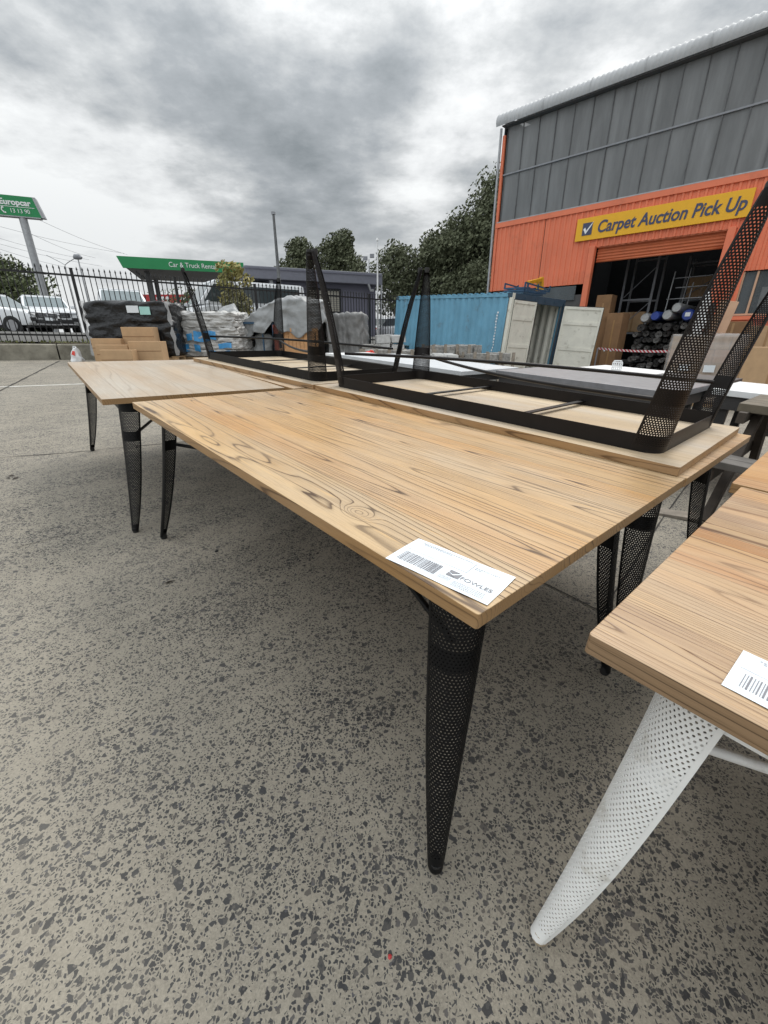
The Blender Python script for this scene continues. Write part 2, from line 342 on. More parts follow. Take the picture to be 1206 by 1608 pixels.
# ------------------------------------------------------------------ mesh builder
class MB:
    def __init__(s): s.v = []; s.f = []; s.m = []; s.cur = 0
    def add(s, vs, fs):
        k = len(s.v); s.v += [tuple(p) for p in vs]
        for f in fs: s.f.append([i+k for i in f]); s.m.append(s.cur)
        return s
    def box(s, c, size, rot=None, taper=1.0):
        hx, hy, hz = (k/2 for k in size); vs = []
        for z in (-1, 1):
            t = 1 if z < 0 else taper
            for x, y in ((-1, -1), (1, -1), (1, 1), (-1, 1)): vs.append(Vector((x*hx*t, y*hy*t, z*hz)))
        if rot is not None: vs = [rot @ p for p in vs]
        c = Vector(c); vs = [p + c for p in vs]
        return s.add(vs, [(3, 2, 1, 0), (4, 5, 6, 7), (0, 1, 5, 4), (1, 2, 6, 5), (2, 3, 7, 6), (3, 0, 4, 7)])
    def bar(s, a, b, w, h, up=Vector((0, 0, 1))):
        a, b = Vector(a), Vector(b); d = (b-a); ln = d.length; d.normalize()
        side = d.cross(up)
        if side.length < 1e-4: side = d.cross(Vector((1, 0, 0)))
        side.normalize(); up2 = side.cross(d)
        rot = Matrix((side, d, up2)).transposed()
        return s.box((a+b)/2, (w, ln, h), rot)
    def tube(s, pts, r, n=10, cap=True):
        pts = [Vector(p) for p in pts]; rs = r if isinstance(r, (list, tuple)) else [r]*len(pts)
        k0 = len(s.v); ref = None; vs = []; fs = []
        for i, p in enumerate(pts):
            d = (pts[min(i+1, len(pts)-1)] - pts[max(i-1, 0)]).normalized()
            if ref is None:
                ref = d.orthogonal().normalized()
            ref = (ref - d*ref.dot(d)).normalized(); bi = d.cross(ref)
            for k in range(n):
                a = 2*PI*k/n; vs.append(p + (ref*math.cos(a) + bi*math.sin(a))*rs[i])
        for i in range(len(pts)-1):
            for k in range(n):
                fs.append((i*n+k, i*n+(k+1) % n, (i+1)*n+(k+1) % n, (i+1)*n+k))
        if cap:
            fs.append(tuple(reversed(range(n)))); fs.append(tuple(range((len(pts)-1)*n, len(pts)*n)))
        return s.add(vs, fs)
    def prism(s, poly, y0, y1, axes='xz'):
        """extrude polygon given in the plane (axes) along the third axis"""
        n = len(poly); vs = []
        for y in (y0, y1):
            for a, b in poly:
                vs.append({'xz': (a, y, b), 'yz': (y, a, b), 'xy': (a, b, y)}[axes])
        fs = [tuple(range(n)), tuple(reversed(range(n, 2*n)))]
        fs += [(i, i+n, (i+1) % n+n, (i+1) % n) for i in range(n)]
        return s.add(vs, fs)
    def build(s, name, mats, parent=None, smooth=False, bevel=0, segs=2, sub=0):
        me = bpy.data.meshes.new(name); me.from_pydata(s.v, [], s.f)
        if not isinstance(mats, (list, tuple)): mats = [mats]
        for m_ in mats: me.materials.append(m_)
        for p, i in zip(me.polygons, s.m): p.material_index = min(i, len(mats)-1)
        bm = bmesh.new(); bm.from_mesh(me)
        bmesh.ops.recalc_face_normals(bm, faces=bm.faces[:])
        if bevel:
            es = [e for e in bm.edges if len(e.link_faces) == 2 and e.calc_face_angle(0) > .5]
            bmesh.ops.bevel(bm, geom=es, offset=bevel, segments=segs, affect='EDGES', profile=.5, clamp_overlap=True)
        bm.to_mesh(me); bm.free()
        if smooth:
            for p in me.polygons: p.use_smooth = True
            if smooth != 'all':
                me.set_sharp_from_angle(angle=R(38))
        o = bpy.data.objects.new(name, me); COL.objects.link(o)
        if parent: o.parent = parent
        return o

def tag(o, label=None, cat=None, group=None, kind=None):
    if label: o['label'] = label
    if cat: o['category'] = cat
    if group: o['group'] = group
    if kind: o['kind'] = kind
    return o
def thing(name, label, cat, loc=(0, 0, 0), rz=0.0, group=None, mtx=None):
    o = bpy.data.objects.new(name, None); COL.objects.link(o); o.empty_display_size = .1
    if mtx is not None: o.matrix_world = mtx
    else: o.location = loc; o.rotation_euler = (0, 0, rz)
    return tag(o, label, cat, group)
def copy_tree(o, parent=None):
    c = o.copy(); COL.objects.link(c)
    if parent: c.parent = parent
    for ch in list(o.children): copy_tree(ch, c)
    return c
def text_mesh(name, body, size, mat_, parent, loc, rot, shear=0, bold=0, align='LEFT', depth=.004, xscale=1.0, fit=None):
    cu = bpy.data.curves.new(name, 'FONT'); cu.body = body; cu.size = size; cu.shear = shear; cu.offset = bold
    cu.extrude = depth; cu.align_x = align; cu.align_y = 'CENTER'
    t = bpy.data.objects.new(name, cu); COL.objects.link(t)
    dg = bpy.context.evaluated_depsgraph_get()
    me = bpy.data.meshes.new_from_object(t.evaluated_get(dg)); bpy.data.objects.remove(t); bpy.data.curves.remove(cu)
    me.materials.clear(); me.materials.append(mat_)
    if fit: xs_ = [v.co.x for v in me.vertices]; xscale = fit/(max(xs_)-min(xs_))
    o = bpy.data.objects.new(name, me); COL.objects.link(o); o.parent = parent
    o.matrix_local = Matrix.Translation(loc) @ rot.to_4x4() @ Matrix.Diagonal((xscale, 1, 1, 1))
    return o
rng = random.Random(7)

def lumpy_box(name, mat_, parent, size, amp=.03, n=14, freq=2.5, seed=0, layers=0, ridge=0.0, round_=.12, taper=.96, base=0.0, freq_z=None):
    """rounded, creased load: subdivided box with rounded edges and noise folds"""
    sx, sy, sz = size; bm = bmesh.new(); bmesh.ops.create_cube(bm, size=2)
    bmesh.ops.subdivide_edges(bm, edges=bm.edges[:], cuts=n, use_grid_fill=True)
    for v in bm.verts:
        p = v.co.copy(); q = Vector([max(-1+round_, min(1-round_, k)) for k in p]); d = p - q
        if d.length > 1e-6: p = q + d.normalized()*min(round_, max(abs(d.x), abs(d.y), abs(d.z)))
        t = 1 - (1-taper)*(p.z*.5+.5)
        w = Vector((p.x*sx/2*t, p.y*sy/2*t, (p.z*.5+.5)*sz))
        nv = mnoise.noise_vector(Vector((w.x*freq, w.y*freq, w.z*(freq_z or freq))) + Vector((seed, seed*2.3, 0)))
        k = min(1, (p.z+1)*1.5+.1)
        w += nv*amp*k
        if ridge: w += Vector((p.x, p.y, p.z*.5))*ridge*k*(.35-abs(mnoise.noise(Vector((w.x*freq*.9+seed, w.y*freq*.9, w.z*(freq_z or freq)*1.3)))) + .5*mnoise.noise(Vector((w.x*freq*4, w.y*freq*4+seed, w.z*freq*5)))*.4)
        if layers:
            h = abs(math.sin((p.z*.5+.5)*PI*layers)); out = Vector((p.x, p.y, 0)); w += out*(h-.5)*amp*.9
        w.z = max(0, w.z) + base
        v.co = w
    me = bpy.data.meshes.new(name); bm.to_mesh(me); bm.free()
    me.materials.append(mat_)
    for p in me.polygons: p.use_smooth = True
    o = bpy.data.objects.new(name, me); COL.objects.link(o)
    if parent: o.parent = parent
    return o

# ================================================================== SETTING: ground
def grid_sheet(name, xs, ys, zf, mat_, kind='structure'):
    vs = [(x, y, zf(x, y)) for y in ys for x in xs]; nx = len(xs)
    fs = [(j*nx+i, j*nx+i+1, (j+1)*nx+i+1, (j+1)*nx+i) for j in range(len(ys)-1) for i in range(nx-1)]
    b = MB(); b.add(vs, fs); o = b.build(name, mat_, smooth='all'); o['kind'] = kind; return o
# fence line and kerb line
FD = Vector((8.28, 5.96, 0)).normalized()            # direction of the fence
F0 = Vector((-9.17, 12.34, 0))
FN = Vector((-FD.y, FD.x, 0))                         # towards the rental lot
K0 = Vector((-8.89, 10.26, 0))                        # foot of the kerb wall
def fence_s(x, y): return (Vector((x, y, 0))-F0).dot(FN)
def zyard(x, y):
    d = math.hypot(x, y)
    if d > 30: k = 30/d; x, y = x*k, y*k
    return gz(x, y)
LOTZ = 1.34
def zfull(x, y):
    s = fence_s(x, y)
    t = sstep(.6, 4.0, s)
    z0 = zyard(x, y)
    return z0*(1-t) + (LOTZ-.05 if x < 25 else z0)*t - (.02 if s > 0 else 0)
def steps(a, b, n): return [a+(b-a)*i/n for i in range(n+1)]
xs = steps(-14, 14, 84); ys = steps(-4, 24, 84)
grid_sheet('yard_ground', xs, ys, zyard, M['yard'])
# far ground, one sheet to the horizon, just below the yard
fx = [-1500, -600, -250, -120, -60] + steps(-36, 36, 48) + [60, 120, 250, 600, 1500]
fy = [-1500, -600, -250, -100, -40, -20] + steps(-10, 40, 50) + [60, 120, 250, 600, 1500]
grid_sheet('far_ground', fx, fy, lambda x, y: (zfull(x, y) if -36 <= x <= 36 and -10 <= y <= 40 else (LOTZ-.05 if y > 0 else 0.0)) - .06, M['lot'])

# rental lot surface behind the fence (raised), soil strip with weeds on the kerb wall
def strip(name, mat_, s0, s1, d0, d1, zf, n=40, m=4):
    vs = []; 
    for i in range(n+1):
        a = s0+(s1-s0)*i/n
        for j in range(m+1):
            b_ = d0+(d1-d0)*j/m; p = F0 + FD*a + FN*b_; vs.append((p.x, p.y, zf(p, b_)))
    fs = [(i*(m+1)+j, (i+1)*(m+1)+j, (i+1)*(m+1)+j+1, i*(m+1)+j+1) for i in range(n) for j in range(m)]
    o = MB().add(vs, fs).build(name, mat_, smooth='all'); o['kind'] = 'structure'; return o
def zback(p):                                        # level of the ground the fence stands in
    k = (p-F0).dot(FD); return 1.06 - .0139*k
strip('soil_strip', M['soil'], -8, 14.2, -1.55, .25, lambda p, b_: zback(p) - .02 + .03*mnoise.noise(p*2.5))
strip('rental_lot', M['lot'], -40, 60, .25, 34, lambda p, b_: zback(F0+FD*max(-8, min(14, (p-F0).dot(FD)))) + (LOTZ-1.04)*sstep(.3, 4, b_), m=12)

# kerb wall: along the foot line, joints and chipped top
kw = thing('kerb_wall', 'low weathered concrete kerb wall under the black picket fence at left', 'wall')
KD = Vector((.84, .545, 0)).normalized(); KN = Vector((-KD.y, KD.x, 0))
seg = 0
for (a, b_) in ((-7, 1.12), (1.15, 4.6), (4.63, 8.2), (8.23, 11.8)):
    m_ = MB(); n = 14
    for i in range(n):
        s0, s1 = a+(b_-a)*i/n, a+(b_-a)*(i+1)/n
        P0, P1 = K0+KD*s0, K0+KD*s1
        vs = []
        for P in (P0, P1):
            zb = gz(P.x, P.y) - .1; zt = gz(P.x, P.y) + .355 + .012*mnoise.noise(P*3)
            for off, z in ((0, zb), (.015, zt-.02), (.035, zt), (.32, zt), (.32, zb)):
                q = P + KN*off; vs.append((q.x, q.y, z))
        m_.add(vs, [(j, j+5, (j+1) % 5+5, (j+1) % 5) for j in range(5)] + ([(4, 3, 2, 1, 0)] if i == 0 else []) + ([(5, 6, 7, 8, 9)] if i == n-1 else []))
    m_.build('wall_section', M['kerb'], kw)

# painted line, joints and cracks lie on the slab
def ground_strip(name, pts, w, mat_, lift=.004, jit=0, kind='structure'):
    pts = [Vector((p[0], p[1], 0)) for p in pts]; fine = []
    for a, b_ in zip(pts, pts[1:]):
        n = max(2, int((b_-a).length/.12))
        fine += [a.lerp(b_, i/n) for i in range(n)]
    fine.append(pts[-1]); vs = []
    r_ = random.Random(len(fine))
    for i, p in enumerate(fine):
        d = (fine[min(i+1, len(fine)-1)]-fine[max(i-1, 0)]).normalized(); sd = Vector((-d.y, d.x, 0))
        j = sd*r_.uniform(-jit, jit); ww = w*(1+(r_.uniform(-.5, .5) if jit else 0))
        for s in (-1, 1):
            q = p + j + sd*s*ww/2; vs.append((q.x, q.y, gz(q.x, q.y)+lift))
    fs = [(2*i, 2*i+1, 2*i+3, 2*i+2) for i in range(len(fine)-1)]
    o = MB().add(vs, fs).build(name, mat_); o['kind'] = kind; return o
gp = lambda x, y: onplane(x, y)
ground_strip('parking_line', [gp(-260, 617), gp(0, 608), gp(120, 603.5), gp(230, 599)], .075, M['line'])
ground_strip('slab_joint', [gp(-60, 633), gp(0, 614), gp(93, 567)], .03, M['joint'], jit=.006)
ground_strip('slab_joint', [gp(-80, 725), gp(100, 712), gp(330, 690), gp(480, 672)], .009, M['joint'], jit=.003)
ground_strip('slab_joint', [gp(560, 800), gp(700, 850), gp(862, 920), gp(945, 962), gp(1100, 1035)], .009, M['joint'], jit=.002)
ground_strip('slab_joint', [gp(945, 962), gp(1040, 815), gp(1110, 720)], .008, M['joint'], jit=.002)
ground_strip('ground_crack', [gp(560, 985), gp(582, 968), gp(620, 962), gp(655, 945), gp(668, 938)], .0022, M['joint'], jit=.008)
ground_strip('ground_crack', [gp(25, 860), gp(120, 835), gp(240, 800), gp(330, 790)], .003, M['joint'], jit=.008)

# ================================================================== TABLES
LEG_Z0, LEG_Z1 = .018, .722
def leg_frame(z):
    """radius and distance of the arc centre from the table corner (along the diagonal, inward negative) at height z"""
    w = 1-(z-LEG_Z0)/(LEG_Z1-LEG_Z0)
    r = .072*(1-w) + .0185*w + .004*math.sin(PI*w)
    dout = -.150 + (.150-.004)*(.72*w+.28*w*w)
    return r, dout - r
def leg_arc(z):
    w = 1-(z-LEG_Z0)/(LEG_Z1-LEG_Z0); return R(61 + 34*w*w)
def leg_pt(phi, z, inset=0.0):
    r, dc = leg_frame(z); r -= inset
    d = dc + r*math.cos(phi); s = r*math.sin(phi)
    # outward diagonal is (-1,-1)/sqrt2 from the table's corner at the origin
    k = 1/math.sqrt(2)
    return Vector((-k*d + k*s + SHX*(1-z/.73), -k*d - k*s, z))
SHX = 0.0
def make_leg_mesh(pitch=.0086, hole=.00235, th=.0014):
    """perforated sheet rolled round the corner: hexagonal cells, each with a real round hole"""
    rowh = pitch*math.sqrt(3)/2; nrow = int((LEG_Z1-LEG_Z0)/rowh)
    vs, fs = [], []; index = {}
    def vert(s, z, ins, key):
        k = (key, ins)
        if k in index: return index[k]
        zz = max(LEG_Z0-.004, min(LEG_Z1, z)); r = leg_frame(zz)[0]
        aa = leg_arc(zz)*1.03; phi = max(-aa, min(aa, s/r)); vs.append(leg_pt(phi, zz, ins)); index[k] = len(vs)-1
        return index[k]
    for j in range(nrow+1):
        z = LEG_Z0 + j*rowh; r = leg_frame(min(z, LEG_Z1))[0]; half = leg_arc(min(z, LEG_Z1))*r
        off = .5 if j % 2 else 0
        n = int(half/pitch)+1
        for i in range(-n-1, n+2):
            s = (i+off)*pitch
            if abs(s) > half: continue
            solid = z > LEG_Z1-.012 or z < LEG_Z0+.035
            ring = []; 
            for a in range(6):
                an = PI/6 + a*PI/3; hs, hz = pitch/math.sqrt(3)*math.cos(an), pitch/math.sqrt(3)*math.sin(an)
                key = (round((s+hs)/pitch*6), round((z+hz)/rowh*6))
                ring.append((s+hs, z+hz, key))
            o = [vert(*q[:2], 0, q[2]) for q in ring]; inn = [vert(*q[:2], th, q[2]) for q in ring]
            if solid:
                fs.append(tuple(o)); fs.append(tuple(reversed(inn))); continue
            ho = []; hi = []
            for a in range(6):
                an = PI/6 + a*PI/3
                ho.append(vert(s+hole*math.cos(an), z+hole*math.sin(an), 0, ('h', i, j, a)))
                hi.append(vert(s+hole*math.cos(an), z+hole*math.sin(an), th, ('h', i, j, a)))
            for a in range(6):
                b_ = (a+1) % 6
                fs.append((o[a], o[b_], ho[b_], ho[a])); fs.append((inn[b_], inn[a], hi[a], hi[b_]))
                fs.append((ho[a], ho[b_], hi[b_], hi[a]))
    # solid rims along the two long edges, folded slightly over the cut holes
    nz = 40
    for sg_ in (-1, 1):
        for ins, rev in ((-.0004, 1), (th+.0004, -1)):
            k0 = len(vs)
            for i in range(nz+1):
                z = LEG_Z0 + (LEG_Z1-LEG_Z0)*i/nz; r = leg_frame(z)[0]; a = leg_arc(z)
                for q in (.0040, -.0040): vs.append(leg_pt(sg_*(a - q/r), z, ins))
            for i in range(nz):
                f = (k0+2*i, k0+2*i+1, k0+2*i+3, k0+2*i+2); fs.append(f if rev*sg_ > 0 else tuple(reversed(f)))
    me = bpy.data.meshes.new('leg'); me.from_pydata(vs, [], fs)
    for p in me.polygons: p.use_smooth = True
    me.set_sharp_from_angle(angle=R(50))
    me.materials.append(M['black_steel'])
    return me
LEG_MESH = make_leg_mesh()
def arc_strip_mesh(name, z0, z1, inset, frac=1.0, n=16):
    b = MB()
    for ins in (inset, inset+.002):
        vs = []
        for z in (z0, z1):
            for k in range(n+1): aa = leg_arc(z)*frac; vs.append(leg_pt(-aa + 2*aa*k/n, z, ins))
        fs = [(k, k+1, n+2+k, n+1+k) for k in range(n)]
        b.add(vs, fs)
    o = b.build(name, M['black_steel'], smooth='all'); me = o.data; bpy.data.objects.remove(o); return me
BRACKET_MESH = arc_strip_mesh('bracket', .515, .565, .0022)
def foot_mesh():
    b = MB(); r, dc = leg_frame(LEG_Z0); k = -1/math.sqrt(2)*dc*1
    c = Vector((k + SHX, k, 0)); b.tube([c, c+Vector((0, 0, .006)), c+Vector((0, 0, .032))], [.0145, .0165, .0165], 16)
    o = b.build('cap', M['rubber'], smooth=True); me = o.data; bpy.data.objects.remove(o); return me
FOOT_MESH = foot_mesh()
BLACK_SET = (LEG_MESH, BRACKET_MESH, FOOT_MESH)
SHX = .062
WHITE_SET = (make_leg_mesh(), arc_strip_mesh('bracket', .515, .565, .0022), foot_mesh())
SHX = 0.0
def put_mesh(name, me, parent, loc, rz, mat_):
    o = bpy.data.objects.new(name, me); COL.objects.link(o); o.parent = parent
    o.location = loc; o.rotation_euler = (0, 0, rz)
    o.material_slots[0].link = 'OBJECT'; o.material_slots[0].material = mat_
    return o
def rounded_rect(w, l, r, n=8):
    pts = []
    for cx, cy, a0 in ((w-r, r, -PI/2), (w-r, l-r, 0), (r, l-r, PI/2), (r, r, PI)):
        for k in range(n+1):
            a = a0 + PI/2*k/n; pts.append((cx+r*math.cos(a), cy+r*math.sin(a)))
    return pts
def make_table(label, W, LN, mtx, top_mat, steel, flip=False, group='wooden tables with perforated metal legs', th=.030, under=None, bevel=.003, cap=None, brace=True, leg_dx=0.0, leg_dy=0.0, edge=None, base_w=None):
    """table with one corner at the local origin, width along x, length along y; flip = standing on its top"""
    if flip: mtx = mtx @ Matrix.Translation((W, 0, .76)) @ Matrix.Rotation(PI, 4, 'Y')
    t = thing('dining_table', label, 'table', group=group, mtx=mtx)
    zt = .76
    # top: slab with slightly worn arris
    b = MB(); nx, ny = 2, 40
    pts = rounded_rect(W, LN, .006, 3); n = len(pts)
    b.prism(pts, zt-th, zt, 'xy')
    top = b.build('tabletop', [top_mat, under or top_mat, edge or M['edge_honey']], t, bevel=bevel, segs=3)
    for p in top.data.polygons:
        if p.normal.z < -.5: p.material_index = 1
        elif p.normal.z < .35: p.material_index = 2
    W = base_w or W                            # the steel base can be narrower than the top
    # frame: closed band with rounded corners
    zb0, zb1 = zt-th-.060, zt-th-.0005; ins = .088; ix, iy = ins+leg_dx, ins+leg_dy
    b = MB(); o_ = rounded_rect(W-2*ix, LN-2*iy, .060, 8); i_ = rounded_rect(W-2*ix-.006, LN-2*iy-.006, .057, 8); n = len(o_)
    vs = [(x+ix, y+iy, z) for z in (zb0, zb1) for x, y in o_] + [(x+ix+.003, y+iy+.003, z) for z in (zb0, zb1) for x, y in i_]
    fs = []
    for k in range(n):
        m_ = (k+1) % n
        fs += [(k, m_, n+m_, n+k), (2*n+m_, 2*n+k, 3*n+k, 3*n+m_), (k, 2*n+k, 2*n+m_, m_), (n+k, n+m_, 3*n+m_, 3*n+k)]
    b.add(vs, fs); b.build('frame', steel, t, smooth=True)
    for f in (1/3, 2/3):
        y = iy + (LN-2*iy)*f
        b = MB(); b.box((W/2, y, zb1-.020), (W-2*ix-.006, .028, .006)); b.build('crossbar', steel, t)
    a_, c_ = leg_dx, leg_dy; corners = [(a_, c_, 0), (W-a_, c_, PI/2), (W-a_, LN-c_, PI), (a_, LN-c_, -PI/2)]
    for x, y, rz in corners:
        LM, BM, FM = WHITE_SET if steel == M['white_steel'] else BLACK_SET
        lg = put_mesh('leg', LM, t, (x, y, 0), rz, steel)
        put_mesh('bracket', BM, lg, (0, 0, 0), 0, steel)
        put_mesh('cap', FM, lg, (0, 0, 0), 0, cap or M['rubber'])
    if brace:
        for (xa, ya, xb, yb, dz) in ((.135, .135, W-.135, LN-.135, .0), (W-.135, .135, .135, LN-.135, .018)):
            a, c = Vector((xa, ya, .538+dz)), Vector((xb, yb, .538+dz)); pts = []
            for k in range(13):
                f = k/12; p = a.lerp(c, f); p.z += (.028 if dz else -.016)*math.sin(PI*f); pts.append(p)
            b = MB(); b.tube(pts, .0085, 10); b.build('brace_rod', steel, t, smooth=True)
    return t
def yard_mtx(u, l, h=0.0, yaw=0.0, tilt_u=0.0, tilt_l=0.0):
    B = Matrix((U, L, N)).transposed().to_4x4()
    return Matrix.Translation(UL(u, l, h)) @ B @ Matrix.Rotation(yaw, 4, 'Z') @ Matrix.Rotation(tilt_u, 4, 'Y') @ Matrix.Rotation(tilt_l, 4, 'X')
G_W = 'wooden tables with perforated metal legs'
tA = make_table('nearest honey coloured table on black perforated legs, paper label on its front corner', 1.066, 2.10, yard_mtx(.463, .343), M['wood_main'], M['black_steel'], base_w=.978)
tB = make_table('black legged wooden table standing upright directly under the nearer upside-down table', .975, 2.09, yard_mtx(1.533, .340, 0), M['wood_back'], M['black_steel'])
tC = make_table('nearer upside-down table, pale underside and dark frame, legs pointing up', .965, 2.00, yard_mtx(1.523, .365, .7608, .024), M['wood_back'], M['brown_steel'], flip=True, under=M['wood_raw'])
tD = make_table('farther upside-down table, its black legs pointing up in front of the grey tarpaulins', .96, 1.95, yard_mtx(1.472, 2.385, .7608, .030), M['wood_far2'], M['black_steel'], flip=True, under=M['wood_raw2'])
tE = make_table('pale wooden table on black perforated legs at far left, in front of the flat cartons', 1.0, 1.96, yard_mtx(.360, 2.590, 0, -.055), M['wood_far'], M['black_steel'])
tF = make_table('wooden table almost hidden under the farther upside-down table, only its long left edge showing', .98, 1.95, yard_mtx(1.385, 2.475, 0, -.030), M['wood_far2'], M['black_steel'])
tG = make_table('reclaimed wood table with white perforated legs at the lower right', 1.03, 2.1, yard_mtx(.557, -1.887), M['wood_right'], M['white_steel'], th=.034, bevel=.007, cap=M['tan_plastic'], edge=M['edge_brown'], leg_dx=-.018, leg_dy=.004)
tH = make_table('wooden table behind the white legged one, cut off by the right edge of the photo', 1.03, 2.1, yard_mtx(1.607, -1.860), M['wood_right2'], M['white_steel'], th=.032, bevel=.006, cap=M['tan_plastic'])

# ------------------------------------------------------------------ paper auction labels
def make_label(lab, origin, xdir, w, h, full=True):
    """paper on a table top: origin = lower left corner, xdir = reading direction"""
    x = (xdir - N*xdir.dot(N)).normalized(); y = N.cross(x)
    mtx = Matrix.Translation(origin + N*.0006) @ Matrix((x, y, N)).transposed().to_4x4()
    t = thing('auction_label', lab, 'label', mtx=mtx, group='paper auction labels on the tables')
    b = MB(); nx, ny = 12, 5; vs = []
    for j in range(ny+1):
        for i in range(nx+1):
            fx_, fy_ = i/nx, j/ny
            vs.append((fx_*w, fy_*h, .0006 + .0010*abs(math.sin(fx_*5+fy_*3)) + .002*max(0, fx_-.9)*10*max(0, fy_-.7)))
    k = len(vs); vs += [(p[0], p[1], p[2]-.0004) for p in vs]
    fs = [(j*(nx+1)+i, j*(nx+1)+i+1, (j+1)*(nx+1)+i+1, (j+1)*(nx+1)+i) for j in range(ny) for i in range(nx)]
    fs += [tuple(q+k for q in reversed(f)) for f in fs[:]]
    b.add(vs, fs); b.build('paper_sheet', M['paper'], t, smooth='all')
    zz = .0022
    def flat(name, rects, mt):
        b = MB()
        for (x0, y0, x1, y1) in rects: b.box(((x0+x1)/2*w, (y0+y1)/2*h, zz), ((x1-x0)*w, (y1-y0)*h, .0002))
        return b.build(name, mt, t)
    r_ = random.Random(3); xx = .07; bars = []
    while xx < .46:
        ww = r_.choice((.004, .004, .007, .010)); bars.append((xx, .14, xx+ww, .46)); xx += ww + r_.choice((.008, .009, .012))
    flat('barcode', bars, M['print'])
    flat('ruled_line', [(.03, .555, .66, .562), (.655, .56, .66, .93)], M['print_grey'])
    tx = []
    for (yy, x0, x1) in ((.90, .10, .62), (.86, .12, .40), (.80, .68, .90), (.75, .68, .74)):
        xq = x0
        while xq < x1:
            ww = r_.uniform(.008, .02); tx.append((xq, yy, xq+ww, yy+.018)); xq += ww+.006
    for yy in (.20, .16, .12, .08):
        xq = .64
        while xq < .93:
            ww = r_.uniform(.006, .014); tx.append((xq, yy, xq+ww, yy+.014)); xq += ww+.005
        xq = .50
        while xq < .61 and yy > .1:
            ww = r_.uniform(.006, .014); tx.append((xq, yy+.02, xq+ww, yy+.034)); xq += ww+.005
    flat('small_print', tx, M['print_grey'])
    if full:
        b = MB(); s = h*.18; ox, oy = w*.54, h*.28
        b.add([(ox, oy, zz), (ox+s, oy, zz), (ox+s*.35, oy+s*.38, zz), (ox, oy+s*.55, zz)], [(0, 1, 2, 3)])
        b.add([(ox+s*1.25, oy, zz), (ox+s*1.25, oy+s*.95, zz), (ox+s*.45, oy+s*.12, zz)], [(0, 1, 2)])
        b.add([(ox, oy+s, zz), (ox, oy+s*.68, zz), (ox+s*.42, oy+s*.50, zz), (ox+s*1.05, oy+s, zz)], [(0, 1, 2, 3)])
        b.build('tick_mark', M['print'], t)
        text_mesh('lettering', 'FOWLES', h*.135, M['print'], t, Vector((w*.66, h*.35, zz)), Matrix.Identity(3), depth=.0001, xscale=1.12)
    return t
pa, pb, pc, pd = (onplane(x, y, .76) for x, y in ((605, 877), (765, 952), (809, 909), (657, 846)))
make_label('white paper auction label with barcode on the corner of the nearest table', pa, pb-pa, (pb-pa).length, (pd-pa).length)
qa, qb = onplane(1132, 1076, .76), onplane(1167, 1022, .76)
yv = (qb-qa).normalized(); xv = yv.cross(N)
make_label('white paper auction label on the reclaimed wood table at the right edge', qa, xv, .21, (qb-qa).length)

# small debris
def pebble(name, label, cat, p, r, mat_, seed, group=None):
    bm = bmesh.new(); bmesh.ops.create_icosphere(bm, subdivisions=2, radius=r)
    for v in bm.verts:
        v.co *= 1+.35*mnoise.noise(v.co*(1.2/r)+Vector((seed, 0, 0))); v.co.z = max(-.3*r, v.co.z*.6)
        v.co.z += .3*r
    me = bpy.data.meshes.new(name); bm.to_mesh(me); bm.free(); me.materials.append(mat_)
    o = bpy.data.objects.new(name, me); COL.objects.link(o); o.location = p; return tag(o, label, cat, group)
pebble('pebble', 'small red pebble on the ground at the bottom, below the label', 'pebble', onplane(612, 1503), .0042, M['red'], 1)
pebble('pebble', 'small black lump on the ground left of the table edge', 'pebble', onplane(340, 866), .010, M['rubber'], 2)
pebble('pebble', 'tiny dark pebble beyond the far left table leg', 'pebble', onplane(215, 703), .012, M['rubber'], 3)
for k, (x, y) in enumerate(((18, 748), (25, 752), (13, 751), (266, 915))):
    b = MB(); p = onplane(x, y); a = k*1.3
    b.add([p+Vector((.03*math.cos(a), .03*math.sin(a), .004)), p+Vector((-.008*math.sin(a), .008*math.cos(a), .012)), p-Vector((.03*math.cos(a), .03*math.sin(a), -.003)), p+Vector((.01*math.sin(a), -.01*math.cos(a), .005))], [(0, 1, 2, 3)])
    tag(b.build('fallen_leaf', M['dark_timber']), 'curled dry leaf lying on bare concrete left of the far table' if k < 3 else 'curled dry leaf on the concrete below the black lump', 'leaf', 'fallen leaves')


# ================================================================== WAREHOUSE
BO = Vector((4.402, 19.478, 0)); BT = Vector((.709, -.705, 0)).normalized(); BI = Vector((-BT.y, BT.x, 0))   # corner, along facade, into building
BZ0 = -.6                                             # foundation level
wh_m = Matrix.Translation(BO) @ Matrix((BT, BI, Vector((0, 0, 1)))).transposed().to_4x4()
wh = thing('warehouse', 'orange corrugated warehouse with tall dirty glazing and an open roller door', 'building', mtx=wh_m)
W_END = 16.0
def clad(name, s0, s1, z0, z1, y=0.0, pitch=.192, depth=.032, mt=None):
    """ribbed metal sheet on the facade plane"""
    b = MB(); prof = []; s = s0
    while s < s1-1e-6:
        for f, d in ((0, 0), (.50, 0), (.60, -depth), (.88, -depth)):
            q = s + f*pitch
            if q <= s1: prof.append((q, d))
        s += pitch
    prof.append((s1, 0)); n = len(prof)
    vs = [(q, y+d, z) for z in (z0, z1) for q, d in prof]
    b.add(vs, [(i, i+1, n+i+1, n+i) for i in range(n-1)])
    return b.build(name, mt or M['orange'], wh)
DS0, DS1, DZ = 4.0, 7.63, 3.99
clad('cladding', 0.12, 2.06, 2.93, 5.12); clad('cladding', 2.08, 3.86, 2.93, 5.12); clad('cladding', 3.86, DS1+.24, DZ+.03, 5.12); clad('cladding', DS1+.2, 8.29, BZ0, 2.93)
clad('cladding', DS1+.22, 11.7, 2.92, 5.12); clad('cladding', 11.72, W_END, 2.92, 5.12)
clad('cladding', 10.6, W_END, BZ0, 2.90)
b = MB()
